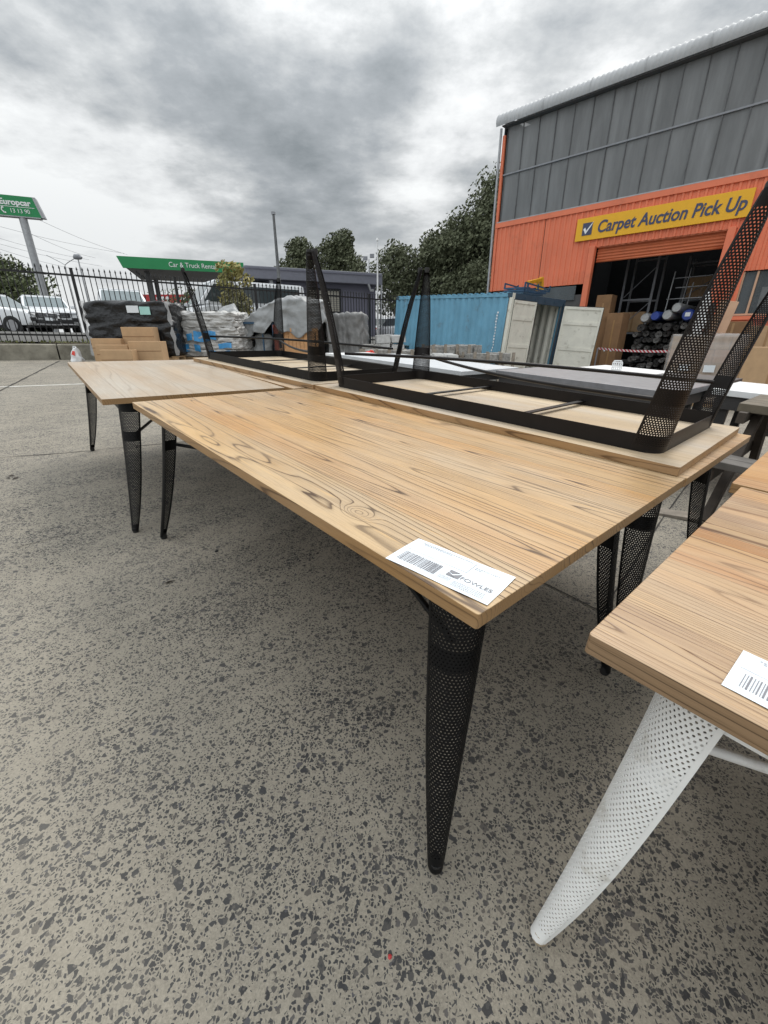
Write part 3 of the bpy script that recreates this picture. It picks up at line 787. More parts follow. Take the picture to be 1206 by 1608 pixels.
b.box((W_END/2, -.012, 5.205), (W_END, .10, .17)); b.box((.05, -.005, 6.65), (.10, .09, 2.7)); b.box((.055, -.006, 4.02), (.11, .092, 2.2))
b.build('flashing', M['orange'], wh, bevel=.006)
for s in (3.93, DS1+.12):
    b = MB(); b.box((s, -.035, (BZ0+4.05)/2), (.19, .20, 4.05-BZ0)); b.build('door_jamb', M['orange'], wh, bevel=.008)
b = MB(); b.box(((DS0+DS1)/2, .06, 4.04), (DS1-DS0+.02, .09, .10)); b.build('lintel', M['orange_dark'], wh)
# roller shutter, mostly rolled up
b = MB(); n = 26; prof = []
for k in range(n+1):
    z = 3.60 + .43*k/n; prof.append((.10 + .020*math.sin(k*2*PI/5.2), z))
vs = [(s, y, z) for s in (DS0+.06, DS1+.02) for y, z in prof]
b.add(vs, [(k, k+1, n+2+k, n+1+k) for k in range(n)]); b.box(((DS0+DS1)/2+.04, .10, 3.59), (DS1-DS0-.04, .05, .06))
b.build('roller_shutter', M['orange_dark'], wh, smooth='all')
# eave: curved corrugated sheet
b = MB(); path = [(-.20, 8.26), (-.235, 8.34), (-.24, 8.43), (-.215, 8.52), (-.15, 8.60), (-.05, 8.655), (.15, 8.70), (2.0, 8.95), (11, 9.9)]
npp = len(path); cols = []; s = -.22
while s < W_END: cols.append(s); s += .0375
vs = []
for i, s in enumerate(cols):
    w = .016*math.sin(i*PI/2)
    for k, (y, z) in enumerate(path):
        a = path[max(k-1, 0)]; c = path[min(k+1, npp-1)]; d = Vector((c[0]-a[0], c[1]-a[1])).normalized()
        vs.append((s, y - d.y*w, z + d.x*w))
b.add(vs, [(i*npp+k, (i+1)*npp+k, (i+1)*npp+k+1, i*npp+k+1) for i in range(len(cols)-1) for k in range(npp-1)])
b.build('roof', M['roof'], wh, smooth='all')
b = MB(); b.box((W_END/2, -.02, 8.245), (W_END, .30, .03)); b.build('soffit', M['soffit'], wh)
for s in (1.55, 3.1, 4.65, 6.2, 7.75, 9.3):
    b = MB(); pts = [Vector((s, y-.022, z+.012)) for y, z in path[:6]]; b.tube(pts, .008, 6); b.build('roof_lap', M['roof'], wh)
# glazing: columns of two panes between mullions, transom at mid height
r_ = random.Random(5); s = .16; cols_ = [s]
while s < W_END-.5: s += .605; cols_.append(s)
for k in range(len(cols_)-1):
    a, c = cols_[k], cols_[k+1]; b = MB()
    for z0, z1 in ((5.31, 6.79), (6.83, 8.22)):
        t1, t2 = r_.uniform(-.004, .004), r_.uniform(-.004, .004)
        b.add([(a, .05+t1, z0), (c, .05+t2, z0), (c, .05-t1, z1), (a, .05-t2, z1)], [(0, 1, 2, 3)])
    b.build('window_pane', M['glass_dirty'], wh)
for k, s in enumerate(cols_):
    b = MB(); b.box((s, .035, 6.76), (.022, .045, 2.96)); b.build('mullion', M['mullion'], wh)
b = MB(); b.box((W_END/2, .03, 6.81), (W_END-.2, .06, .045)); b.build('transom', M['rack'], wh)
b = MB(); b.box((W_END/2, .0, 5.30), (W_END-.1, .13, .03)); b.build('window_sill', M['galv'], wh)
b = MB(); b.box((W_END/2, .62, 6.75), (W_END-.3, .05, 3.1)); b.build('added_dark_panel', M['soffit'], wh)  # added dark panel, keeps the lit roof underside from showing through the panes
# frame columns and bracing close behind the glass
for s in (3.92, 7.95, 11.98):
    b = MB(); b.box((s, .10, 6.8), (.17, .06, 3.0)); b.build('column', M['sign_white'], wh)
b = MB(); b.bar((1.0, .11, 5.35), (3.75, .11, 7.75), .05, .03, Vector((0, 1, 0))); b.build('brace', M['sign_white'], wh)
b = MB(); b.bar((9.2, .11, 5.35), (11.8, .11, 7.75), .05, .03, Vector((0, 1, 0))); b.build('brace', M['sign_white'], wh)
# wall pieces below the cladding, left window strip and right window
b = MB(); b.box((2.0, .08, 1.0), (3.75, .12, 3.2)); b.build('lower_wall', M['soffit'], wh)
b = MB(); b.box((1.9, -.02, 2.66), (3.3, .04, .46)); b.build('window_pane', M['glass_win'], wh)
b = MB(); b.box((9.2, .09, .55), (2.8, .12, 2.3)); b.build('lower_wall', M['carton'], wh) if False else b.build('lower_wall', M['orange'], wh)
b = MB(); b.add([(8.28, .10, 1.80), (10.55, .10, 1.80), (10.55, .10, 2.90), (8.28, .10, 2.90)], [(0, 1, 2, 3)]); b.build('window_pane', M['glass_win'], wh)
b = MB()
for s in (8.30, 8.62, 9.42, 10.2): b.box((s, .06, 2.35), (.05, .07, 1.10))
b.box((9.4, .055, 1.79), (2.3, .10, .05)); b.build('window_frame', M['carton_pink'], wh)
b = MB(); b.box((9.3, -.02, 1.70), (2.9, .10, .10)); b.box((9.85, -.02, 2.35), (.10, .10, 1.2)); b.build('window_surround', M['orange'], wh)
b = MB(); b.box((8.95, .2, 2.25), (.32, .02, .50)); b.build('window_notice', M['stone_pale'], wh)
# shell and inside
b = MB(); D = 13.0
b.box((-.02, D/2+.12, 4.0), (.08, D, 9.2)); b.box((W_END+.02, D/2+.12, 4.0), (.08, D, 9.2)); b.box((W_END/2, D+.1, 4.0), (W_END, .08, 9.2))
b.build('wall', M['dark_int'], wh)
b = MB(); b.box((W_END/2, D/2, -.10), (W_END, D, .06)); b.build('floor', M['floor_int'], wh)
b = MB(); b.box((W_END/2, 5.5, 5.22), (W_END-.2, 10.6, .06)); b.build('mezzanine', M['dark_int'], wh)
# downpipe
b = MB(); b.tube([(-.06, -.10, 8.2), (-.06, -.10, 4.1), (-.06, -.10, -.5)], .045, 8); b.build('downpipe', M['galv'], wh, smooth=True)
# sign
sg = thing('shop_sign', 'yellow sign board reading Carpet Auction Pick Up on the orange wall', 'sign', mtx=wh_m @ Matrix.Translation((3.28, -.075, 4.58)))
b = MB(); b.box((2.38, 0, 0), (4.76, .05, .66)); b.build('sign_board', M['sign_yellow'], sg, bevel=.006)
XZ = Matrix(((1, 0, 0), (0, 0, -1), (0, 1, 0)))
text_mesh('lettering', 'Carpet Auction Pick Up', .475, M['sign_navy'], sg, Vector((.70, -.032, -.005)), XZ, shear=.18, bold=.010, depth=.004, fit=3.93)
b = MB(); b.box((.38, -.030, .0), (.32, .012, .36)); b.build('tick_box', M['sign_navy'], sg)
b = MB(); y = -.040
b.add([(.25, y, .0), (.31, y, .05), (.36, y, -.06), (.34, y, -.15)], [(0, 1, 2, 3)]); b.add([(.34, y, -.15), (.36, y, -.04), (.56, y, .20), (.52, y, .10)], [(0, 1, 2, 3)]); b.build('tick_mark', M['sign_white'], sg)

# --------------------------------------------------------- inside the door: racking, carpet rolls, tall cartons, tape
def bld(s, y, z=0): return wh_m @ Vector((s, y, z))
for k, (s, y, h, wd, lab) in enumerate(((4.45, 2.2, 4.2, 1.0, 'steel racking frame with grey uprights just inside the left door jamb'),
                              (6.1, 3.6, 4.0, 1.5, 'tall steel racking frame behind the carpet rolls, middle of the open door'),
                              (8.0, 5.2, 3.9, 1.6, 'steel racking frame deep inside at the right of the open door'))):
    t = thing('storage_rack', lab, 'rack', mtx=wh_m @ Matrix.Translation((s, y, -.07)), group='steel racks inside the warehouse')
    for x in (0, wd):
        for yy in (0, .9):
            b = MB(); b.box((x, yy, h/2), (.075, .055, h)); b.build('upright', M['rack'], t)
    for z in (1.4, 2.55, h-.25):
        for yy in (0, .9):
            b = MB(); b.box((wd/2, yy, z), (wd-.08, .05, .06)); b.build('beam', M['rack'], t)
    for yy in (.03,):
        for z in (1.5, 2.65):
            b = MB(); b.bar((.04, yy+.04, z), (wd-.04, yy+.04, z+.95), .025, .025); b.build('strut', M['rack'], t)
t = thing('steel_stand', 'pale tube scaffold with thin poles standing above the carpet rolls', 'stand', mtx=wh_m @ Matrix.Translation((6.0, 1.9, -.07)))
for k, (x, y, h) in enumerate(((0, 0, 3.35), (.55, .3, 3.0), (1.15, .1, 2.9), (.3, .7, 3.5))):
    b = MB(); b.tube([(x, y, 0), (x+.12, y, h)], .022, 7); b.build('pole', M['galv'], t, smooth=True)
for (z, x0, x1) in ((2.5, 0, 1.7), (3.15, .1, 1.5), (2.85, .2, 1.3)):
    b = MB(); b.tube([(x0, .15, z), (x1, .2, z+.02)], .018, 7); b.build('rail', M['galv'], t, smooth=True)
# stack of carpet rolls seen end on
r_ = random.Random(11); rolls = []; row = 0; z = .16
names = ['dark grey carpet roll', 'pale grey carpet roll', 'charcoal carpet roll']
cnt = 0
def roll_mesh(r, ln, mt, seed):
    b = MB(); n = 18
    b.tube([(0, 0, 0), (0, ln, 0)], r, n, cap=False)
    # spiral end: rings stepped in and out
    rr = r; k0 = len(b.v); ringsv = []
    for i in range(6):
        q = r*(1-i/6.0); y = .012 if i % 2 else 0
        ringsv.append([(q*math.cos(2*PI*k/n), y + .01*math.sin(seed+k), q*math.sin(2*PI*k/n)) for k in range(n)])
    vs = [p for g in ringsv for p in g]; b.add(vs, [(i*n+k, i*n+(k+1) % n, (i+1)*n+(k+1) % n, (i+1)*n+k) for i in range(5) for k in range(n)])
    return b
base_rows = [(0.13, 5.62, 12, .105), (.33, 5.68, 12, .10), (.53, 5.62, 12, .10), (.73, 5.70, 11, .10), (.93, 5.64, 11, .10), (1.13, 5.72, 10, .10), (1.34, 5.66, 9, .11), (1.58, 5.80, 7, .125)]
hs = ['bottom', 'second', 'third', 'fourth', 'fifth', 'sixth', 'seventh', 'topmost']
for ri, (z, s0, n, r) in enumerate(base_rows):
    for k in range(n):
        q = r*r_.uniform(.72, 1.0); mt = r_.choice(('carpet', 'carpet_dark', 'carpet_dark'))
        o = roll_mesh(q, 2.6, None, k+ri).build('carpet_roll', M[mt], smooth=True)
        o.matrix_world = wh_m @ Matrix.Translation((s0 + k*2*r + .03*r_.uniform(-1, 1), .75+r_.uniform(-.22, .2), z-.07+r_.uniform(-.035, .035)))
        nth = ('leftmost', 'second from left', 'third from left', 'fourth from left', 'fifth from left', 'sixth from left', 'seventh from left', 'eighth from left', 'ninth from left', 'tenth from left', 'eleventh from left', 'twelfth from left')
        pos = 'rightmost' if k == n-1 else nth[k]
        tag(o, '%s carpet roll end, %s in %s row of the doorway pile' % ('pale grey' if mt == 'carpet' else 'dark', pos, hs[ri]), 'carpet roll', 'carpet rolls piled inside the roller door')
for k, (s, z, r, mt, lab) in enumerate(((5.85, 1.88, .15, 'wrap_grey', 'plastic wrapped grey roll lying on top of the carpet pile, left'), (6.15, 1.93, .15, 'blue_wrap', 'blue plastic wrapped roll on the carpet pile, left of the grey ones'),
       (6.5, 1.95, .16, 'wrap_grey', 'plastic wrapped grey roll on top of the carpet pile, between two blue ones'), (6.72, 2.16, .15, 'wrap_grey', 'highest wrapped grey roll on the carpet pile'), (7.08, 1.93, .18, 'blue_wrap', 'blue plastic wrapped roll with a white sticker on the right of the carpet pile'))):
    t = thing('wrapped_roll', lab, 'carpet roll', mtx=wh_m @ Matrix.Translation((s, .55, z-.09)), group='plastic wrapped rolls on the carpet pile')
    b = MB(); b.tube([(0, -.05, 0), (0, .05, 0), (0, 2.4, 0)], [r*.8, r, r], 16); b.build('wrapped_body', M[mt], t, smooth=True)
    if k == 4:
        b = MB(); b.box((.0, -.056, .02), (.14, .008, .12)); b.build('sticker', M['paper'], t)
for k, (s, y, z, w, d, h, lab) in enumerate(((6.2, 3.7, 2.52, .9, .7, .75, 'brown carton on the upper beam of the middle rack in the warehouse'), (4.55, 2.3, 1.37, .8, .7, .7, 'brown carton on the lower beam of the rack at the left door jamb'), (6.9, 3.7, 1.37, .7, .7, .8, 'dim brown carton low on the middle rack, above the carpet pile'))):
    t = thing('carton', lab, 'carton', mtx=wh_m @ Matrix.Translation((s, y, z)), group='cartons on the warehouse racks')
    b = MB(); b.box((w/2, d/2, h/2), (w, d, h)); b.build('box_body', M['carton'], t, bevel=.01); b = MB(); b.box((w/2, -.002, h/2), (.06, .004, h*.96)); b.build('parcel_tape', M['tape'], t)
# tall cartons at the left of the door
for k, (s, y, w, d, h, mt, lab) in enumerate(((4.28, .15, .50, .6, 2.62, 'carton_dark', 'tallest brown carton standing in the left side of the open door'), (4.82, -.05, .52, .6, 2.25, 'carton_dark', 'tall brown carton right of the tallest one, with two white stickers'))):
    t = thing('tall_carton', lab, 'carton', mtx=wh_m @ Matrix.Translation((s, y, -.3 if y < 0 else -.07)) @ Matrix.Rotation(R(-4 if k else 3), 4, 'Z'), group='tall cartons in the doorway')
    b = MB(); b.box((w/2, d/2, h/2), (w, d, h)); b.build('box_body', M[mt], t, bevel=.012)
    b = MB(); b.box((w/2, -.002, h*.55), (.05, .004, h*.7)); b.build('parcel_tape', M['tape'], t)
    if k:
        for x in (.12, .34): b = MB(); b.box((x, -.006, 1.05), (.06, .004, .06)); b.build('sticker', M['paper'], t)
b = MB(); pts = [(4.9+3.0*f, -.55-.15*math.sin(f*PI), .82 - .06*math.sin(PI*f)) for f in [i/24 for i in range(25)]]
vs = [p for q in pts for p in ((q[0], q[1], q[2]-.035), (q[0], q[1]-.01, q[2]+.035))]
b.add(vs, [(2*i, 2*i+2, 2*i+3, 2*i+1) for i in range(24)]); o = b.build('barrier_tape', M['stripe']); o.matrix_world = wh_m
tag(o, 'red and white striped barrier tape stretched across the warehouse door', 'tape')
b = MB(); b.tube([(0, 0, 0), (0.0, 0, .92), (0, 0, 1.0)], [.03, .03, .045], 10); b.tube([(0, 0, 0), (0, 0, .05)], .16, 14); o = b.build('barrier_post', M['sign_white'], smooth=True); o.matrix_world = wh_m @ Matrix.Translation((7.9, -.56, -.12)) @ Matrix.Rotation(R(8), 4, 'Y')
tag(o, 'white barrier post holding the right end of the striped tape', 'post')
b = MB(); b.tube([(0, 0, 0), (0, 0, .95)], .025, 8); b.tube([(0, 0, 0), (0, 0, .05)], .15, 12); o = b.build('barrier_post', M['rack'], smooth=True); o.matrix_world = wh_m @ Matrix.Translation((4.88, -.57, -.12))
tag(o, 'thin grey barrier post holding the left end of the striped tape', 'post')

# ================================================================== CONTAINER
cn = Vector((3.72, 13.5, 2.36)); cr = Vector((5.78, 14.8, 2.26)); cf = Vector((.48, 18.56, 2.66))
CX = (cr-cn).normalized(); CY = (cf-cn); CY = (CY - CX*CY.dot(CX)).normalized(); CZ = CX.cross(CY)
CHH = 2.59; CWD, CLN = 2.44, 6.06
c_m = Matrix.Translation(cn - CZ*CHH) @ Matrix((CX, CY, CZ)).transposed().to_4x4()
ct = thing('shipping_container', 'blue shipping container with its cream doors open', 'container', mtx=c_m)
def corr(name, axis, a0, a1, z0, z1, at, depth, mt, pitch=.278, inside=1):
    b = MB(); prof = []; s = a0
    while s < a1-1e-6:
        for f, d in ((0, 0), (.25, 0), (.5, depth), (.75, depth)):
            q = s+f*pitch
            if q <= a1: prof.append((q, d))
        s += pitch
    prof.append((a1, 0)); n = len(prof)
    vs = [((at+inside*d, q, z) if axis == 'y' else (q, at+inside*d, z)) for z in (z0, z1) for q, d in prof]
    b.add(vs, [(i, i+1, n+i+1, n+i) for i in range(n-1)]); return b.build(name, mt, ct)
corr('side_wall', 'y', .15, CLN-.12, .14, CHH-.10, .012, .036, M['blue_cont'])
corr('inner_wall', 'y', .15, CLN-.12, .14, CHH-.10, CWD-.10, .045, M['cream_cont'], inside=1)
corr('inner_wall', 'y', .15, CLN-.12, .14, CHH-.10, .056, .030, M['cream_cont'], inside=1)
corr('side_wall', 'y', .15, CLN-.12, .14, CHH-.10, CWD-.012, .036, M['blue_cont'], inside=-1)
corr('end_wall', 'x', .12, CWD-.12, .14, CHH-.10, CLN-.03, .036, M['blue_cont'], inside=-1)
b = MB()
for x in (.0, CWD): 
    xi = .06 if x == 0 else CWD-.06
    b.box((xi, CLN-.06, CHH/2), (.12, .12, CHH)); 
for x in (.03, CWD-.03):
    b.box((x, CLN/2, CHH-.05), (.06, CLN-.24, .10)); b.box((x, CLN/2, .07), (.06, CLN-.24, .14))
b.box((CWD/2, CLN-.05, CHH-.06), (CWD-.24, .10, .12)); b.box((CWD/2, CLN-.05, .07), (CWD-.24, .10, .14)); b.box((CWD/2, .05, .07), (CWD-.24, .10, .14))
b.build('frame', M['blue_cont'], ct, bevel=.006)
b = MB(); b.box((.055, .055, CHH/2), (.11, .11, CHH)); b.build('corner_post', M['cream_cont'], ct, bevel=.006)
b = MB(); b.box((CWD-.035, .03, CHH/2), (.07, .06, CHH)); b.box((CWD/2, .05, CHH-.10), (CWD-.24, .10, .20))
for k in range(4): b.box((.55+k*.45, -.005, CHH-.10), (.05, .02, .07))
b.build('door_frame', M['blue_dark'], ct, bevel=.005)
b = MB(); b.box((CWD/2, CLN/2, CHH-.04), (CWD-.13, CLN-.2, .03)); b.build('roof', M['blue_cont'], ct)
b = MB()
n = 22
for k in range(n):
    b.box((.035, .2+k*(CLN-.4)/(n-1), CHH+.012), (.11, .07, .028))
b.build('roof_edge', M['blue_cont'], ct)
b = MB(); b.box((CWD/2, CLN/2, .13), (CWD-.13, CLN-.2, .03)); b.build('floor', M['dark_timber'], ct)
b = MB()
for y in (.10, CLN-.09):
    for x in (.09, CWD-.09):
        for z in (.06, CHH-.055): b.box((x, y, z), (.185, .19, .125))
b.build('corner_casting', M['blue_dark'], ct, bevel=.008)
# stencilled number down the side near the door (too small to read: short marks)
b = MB(); r2 = random.Random(2)
for k in range(22): b.box((-.004, .48 + r2.uniform(-.02, .02), .35 + k*.082), (.006, .06*r2.uniform(.5, 1), .05))
b.build('stencil_marks', M['white_mark'], ct)
b = MB(); b.box((-.001, CLN-.85, CHH-.33), (.02, .06, .16)); b.build('vent', M['blue_dark'], ct)
def leaf(hinge, ang, sgn, w=1.15):
    h = CHH-.32; b = MB(); 
    def bx(x0, x1, z0, z1, t0, t1): b.box((sgn*(x0+x1)/2, (t0+t1)/2, (z0+z1)/2), (x1-x0, t1-t0, z1-z0))
    fr = .075
    bx(0, fr, 0, h, 0, .055); bx(w-fr, w, 0, h, 0, .055)
    zs = [0, .10, .46, .56, 1.02, 1.12, 1.72, 1.82, h-.09, h]
    zs = [0, .09, .40, .50, .98, 1.08, 1.74, 1.84, h-.085, h]
    for i in range(0, len(zs), 2): bx(fr, w-fr, zs[i], zs[i+1], .002, .053)
    for i in range(1, len(zs)-1, 2): bx(fr, w-fr, zs[i], zs[i+1], .022, .030)
    d = b.build('door', M['cream_cont'], ct, bevel=.006)
    d.location = (hinge, -.02, .15); d.rotation_euler = (0, 0, ang)
    b = MB(); bx(-.002, .012, 0, h, -.006, 0); bx(w-.012, w+.004, 0, h, -.006, .06); bx(0, w, h, h+.012, 0, .055); b.build('gasket', M['rubber'], d)
    return d
leaf(.07, R(-2), 1, .98)
leaf(CWD-.04, R(128), -1)

# blue trolleys and a yellow boom lying on the container roof
def on_roof(x, y, z=.0): return c_m @ Vector((x, y, CHH+.03+z))
t = thing('cage_stack', 'dark blue steel cage panels stacked flat on the container roof', 'cage', mtx=c_m @ Matrix.Translation((.55, .10, CHH+.03)) @ Matrix.Scale(.72, 4))
for i in range(3):
    z = .0+i*.09; b = MB()
    for x in (0, 1.15+.2*i):
        b.bar((x, 0, z+.03), (x, 1.1, z+.03), .06, .06)
    for y in (0, .55, 1.1): b.bar((0, y, z+.03), (1.15+.2*i, y, z+.03), .05, .05)
    if i == 2:
        for x in (0, .8, 1.55):
            for y in (0, 1.1): b.bar((x, y, z), (x, y, z+.24), .05, .05)
        for y in (0, 1.1): b.bar((0, y, z+.22), (1.55, y, z+.10), .05, .05)
    b.build('cage_panel', M['blue_frame'] if i else M['blue_dark'], t)
t = thing('yellow_boom', 'yellow steel boom arm lying above the blue frames on the container', 'boom', mtx=c_m @ Matrix.Translation((.95, .35, CHH+.36)) @ Matrix.Scale(.72, 4))
b = MB(); b.bar((0, .0, .0), (1.35, .5, .27), .14, .14); b.build('arm', M['yellow'], t, bevel=.01)
b = MB(); b.bar((1.35, .5, .37), (1.55, .5, -.28), .15, .14); b.bar((1.15, .5, .22), (1.22, .5, -.2), .08, .08); b.build('fork_head', M['yellow'], t, bevel=.01)
b = MB(); b.tube([(0, 0, 0), (0, 0, -.40)], .05, 8); b.tube([(1.2, .5, -.2), (1.2, .5, -.42)], .045, 8); b.build('support', M['blue_dark'], t)

# ================================================================== FENCE
fn = thing('picket_fence', 'long black steel picket fence with spear tips on the kerb wall', 'fence')
def rail_z(k): return 2.736 - .0139*k, 1.236 - .0139*k
post_s = []
for px in (-205, -40, 123, 279.5, 402, 500, 580, 640, 700):
    be = bear(px, 470); k = (be*F0.y - F0.x)/(FD.x - be*FD.y); post_s.append(k)
def fpos(k, off=0): p = F0 + FD*k + FN*off; return p
for k in post_s:
    zt, zb = rail_z(k); p = fpos(k); b = MB(); rot = Matrix((FD, FN, Vector((0, 0, 1)))).transposed()
    b.box((p.x, p.y, (zt+.16+zb-.45)/2), (.075, .075, zt+.16-zb+.45), rot); b.box((p.x, p.y, zt+.165), (.085, .085, .02), rot)
    b.build('post', M['fence'], fn)
for k0, k1 in zip(post_s, post_s[1:]):
    b = MB(); rot = Matrix((FD, FN, Vector((0, 0, 1)))).transposed()
    for i in (0, 1):
        p0, p1 = fpos(k0+.04), fpos(k1-.04); z0, z1 = rail_z(k0)[i], rail_z(k1)[i]
        b.bar((p0.x, p0.y, z0), (p1.x, p1.y, z1), .035, .045)
    n = max(2, round((k1-k0)/.128))
    for i in range(1, n):
        k = k0+(k1-k0)*i/n; zt, zb = rail_z(k); p = fpos(k, -.028)
        b.box((p.x, p.y, (zt+.13+zb-.19)/2), (.021, .021, zt+.13-zb+.19), rot)
        b.box((p.x, p.y, zt+.15), (.040, .030, .035), rot, taper=.8); b.box((p.x, p.y, zt+.19), (.034, .026, .05), rot, taper=.05)
    b.build('picket_panel', M['fence'], fn)
# weeds at the foot of the fence
def weed_clump(seed, k, off, n, h):
    r_ = random.Random(seed); b = MB()
    for i in range(n):
        p = fpos(k + r_.gauss(0, .35), off + r_.gauss(0, .10)); z = zback(p)-.02
        a = r_.uniform(0, 2*PI); hh = h*r_.uniform(.4, 1.1); lean = Vector((math.cos(a), math.sin(a), 0))*hh*r_.uniform(.2, .8)
        sd = Vector((-math.sin(a), math.cos(a), 0))*.012
        q = Vector((p.x, p.y, z)); m_ = q + lean*.45 + Vector((0, 0, hh*.7)); e = q + lean + Vector((0, 0, hh*.75))
        b.add([q-sd, q+sd, m_+sd*1.3, m_-sd*1.3, e], [(0, 1, 2, 3), (3, 2, 4)])
    o = b.build('weeds', M['weed']); return o
tag(weed_clump(1, 1.6, -.45, 420, .17), 'thick tuft of green weeds on the kerb wall left of the black pallet', 'weeds')
tag(weed_clump(2, -1.2, -.3, 120, .08), 'sparse low weeds on the kerb wall at the left edge of the photo', 'weeds')
tag(weed_clump(3, .2, -.7, 80, .09), 'few small weeds on the kerb wall below the parked SUV', 'weeds')

# ================================================================== YARD GOODS
def face_box(pxl, pxr, py, Y):
    """ground point and width for something seen between two picture columns at distance Y"""
    xl, xr = bear(pxl, py)*Y, bear(pxr, py)*Y; return xl, xr
# --- black wrapped pallet
xl, xr = face_box(128, 258, 520, 11.0); wdt = xr-xl
t = thing('wrapped_pallet', 'black stretch wrapped pallet load with a white and a teal label', 'pallet', (xl+wdt/2+.25, 11.35, gz(xl+wdt/2, 11.35)), R(6))
lumpy_box('wrapped_load', M['wrap_black'], t, (wdt*.96, 1.1, 1.20), .055, 26, 2.0, 3, ridge=.10, round_=.10, taper=.99, base=.13, freq_z=6)
for x in (-1, 1):
    b = MB(); r2 = random.Random(4); vs = []
    for k in range(13):
        z = .15+1.18*k/12; w = .035+.02*math.sin(k*1.7); xx = x*(wdt*.485 - .015*k/12*3) + .012*math.sin(k*2.1)
        vs += [(xx-w, -.575+.01*math.sin(k), z), (xx+w, -.56, z)]
    b.add(vs, [(2*i, 2*i+1, 2*i+3, 2*i+2) for i in range(12)]); b.build('film_edge', M['wrap_clear'], t, smooth='all')
b = MB(); b.box((.15, -.585, 1.16), (.26, .012, .15)); b.build('paper_label', M['paper'], t)
b = MB(); b.box((.42, -.592, 1.13), (.23, .012, .17)); b.build('teal_label', M['label_teal'], t)
b = MB()
for y in (-.5, 0, .5): b.box((0, y, .05), (wdt*.95, .10, .09))
for x in (-.7, -.35, 0, .35, .7): b.box((x*wdt/1.6, 0, .112), (.12, 1.1, .025))
b.build('pallet_base', M['pine'], t)
# --- flat cartons leaning in front of it
def carton(lab, pxl, pxr, pyt, Y, d, mt='carton', lean=0, ry=0):
    x0, x1 = face_box(pxl, pxr, pyt+15, Y); top = atY((pxl+pxr)/2, pyt, Y).z; z0 = gz((x0+x1)/2, Y); h = top-z0; w = x1-x0
    t = thing('carton', lab, 'carton', (x0, Y, z0), R(ry), 'flat brown cartons in front of the black pallet')
    t.rotation_euler = (R(lean), 0, R(ry))
    b = MB(); b.box((w/2, d/2, h/2), (w, d, h)); b.build('box_body', M[mt], t, bevel=.008)
    b = MB(); b.box((w/2, -.001, h-.20), (w*.985, .006, .012)); b.build('flap_seam', M['carton_dark'], t)
    b = MB(); b.box((w*.5, d/2, h+.001), (w*.98, .05, .003)); b.build('parcel_tape', M['tape'], t)
    return t
carton('tall brown carton at the back right of the carton group', 192, 240, 513.5, 10.35, .30, ry=5)
carton('brown carton at front right of the carton group, taller than it is wide', 203, 252, 536, 9.85, .34, ry=4)
carton('brown carton behind the two other left-hand cartons', 145, 190, 531.5, 10.15, .24, ry=4)
carton('brown carton in the middle of the left-hand row of three', 152, 201, 541.5, 9.85, .22, ry=4)
carton('lowest and frontmost brown carton, with faint tape lines', 159, 207, 549.5, 9.45, .26, ry=4)
# --- white plastic bag
p = Vector((bear(121, 560)*10.4, 10.4, 0)); p.z = gz(p.x, p.y)
t = thing('plastic_bag', 'white plastic carrier bag with red print beside the black pallet', 'bag', p)
lumpy_box('bag_body', M['bag'], t, (.30, .24, .30), .05, 9, 7, 4, round_=.6, taper=.45)
b = MB(); b.add([(-.03, -.128, .19), (.04, -.128, .16), (.06, -.112, .25), (.0, -.105, .27)], [(0, 1, 2, 3)]); b.build('red_print', M['red_bright'], t)
b = MB(); b.tube([(-.05, 0, .27), (-.03, .0, .36), (.02, 0, .36), (.05, 0, .28)], .012, 6); b.build('handle', M['bag'], t)
# --- white bags pallet wrapped in clear film
xl, xr = face_box(278, 376, 530, 11.6); wdt = xr-xl
t = thing('bagged_pallet', 'clear wrapped pallet of white sacks with blue print', 'pallet', (xl+wdt/2, 12.15, gz(xl+wdt/2, 12.15)), R(-4))
zb = .13
for k in range(6):
    o = lumpy_box('sack_layer', M['wrap_white'], t, (wdt*(1.02-.010*k)*(1+.02*math.sin(k*2.4)), 1.15, .205), .045, 20, 6.0, 20+k, ridge=.10, round_=.26, taper=.97, base=zb); zb += .172
lumpy_box('film_flap', M['wrap_grey'], t, (wdt*.50, .30, .30), .10, 10, 4, 9, round_=.5, taper=.4, base=zb-.08).location = (.42, .1, 0)
r2 = random.Random(8)
for (x, z, w, h) in ((-.10, .62, .42, .24), (.20, .64, .16, .2), (-.58, .36, .20, .18), (-.42, .60, .14, .16), (.48, .40, .34, .12), (.15, .22, .3, .10), (-.25, .34, .16, .16), (.52, .22, .2, .1)):
    b = MB(); n = 6; vs = []
    for i in range(n+1):
        for j in range(4):
            xx = x+w*(i/n-.5); zz_ = z+h*(j/3-.5); vs.append((xx, -.604-.018*math.sin((xx+zz_)*9)-.012, zz_+.015*math.sin(xx*14)))
    b.add(vs, [(i*4+j, (i+1)*4+j, (i+1)*4+j+1, i*4+j+1) for i in range(n) for j in range(3)]); b.build('blue_print', M['label_blue'], t, smooth='all')
b = MB()
for y in (-.5, 0, .5): b.box((0, y, .05), (wdt, .10, .09))
b.box((0, 0, .112), (wdt, 1.1, .025)); b.build('pallet_base', M['pine'], t)
o = lumpy_box('film_bundle', M['wrap_grey'], None, (.36, .5, .70), .07, 12, 4, 31, round_=.4, taper=.7); o.location = (xl-.12, 11.75, gz(xl, 11.75)); tag(o, 'crumpled grey film wrapped bundle left of the white sacks', 'bundle')

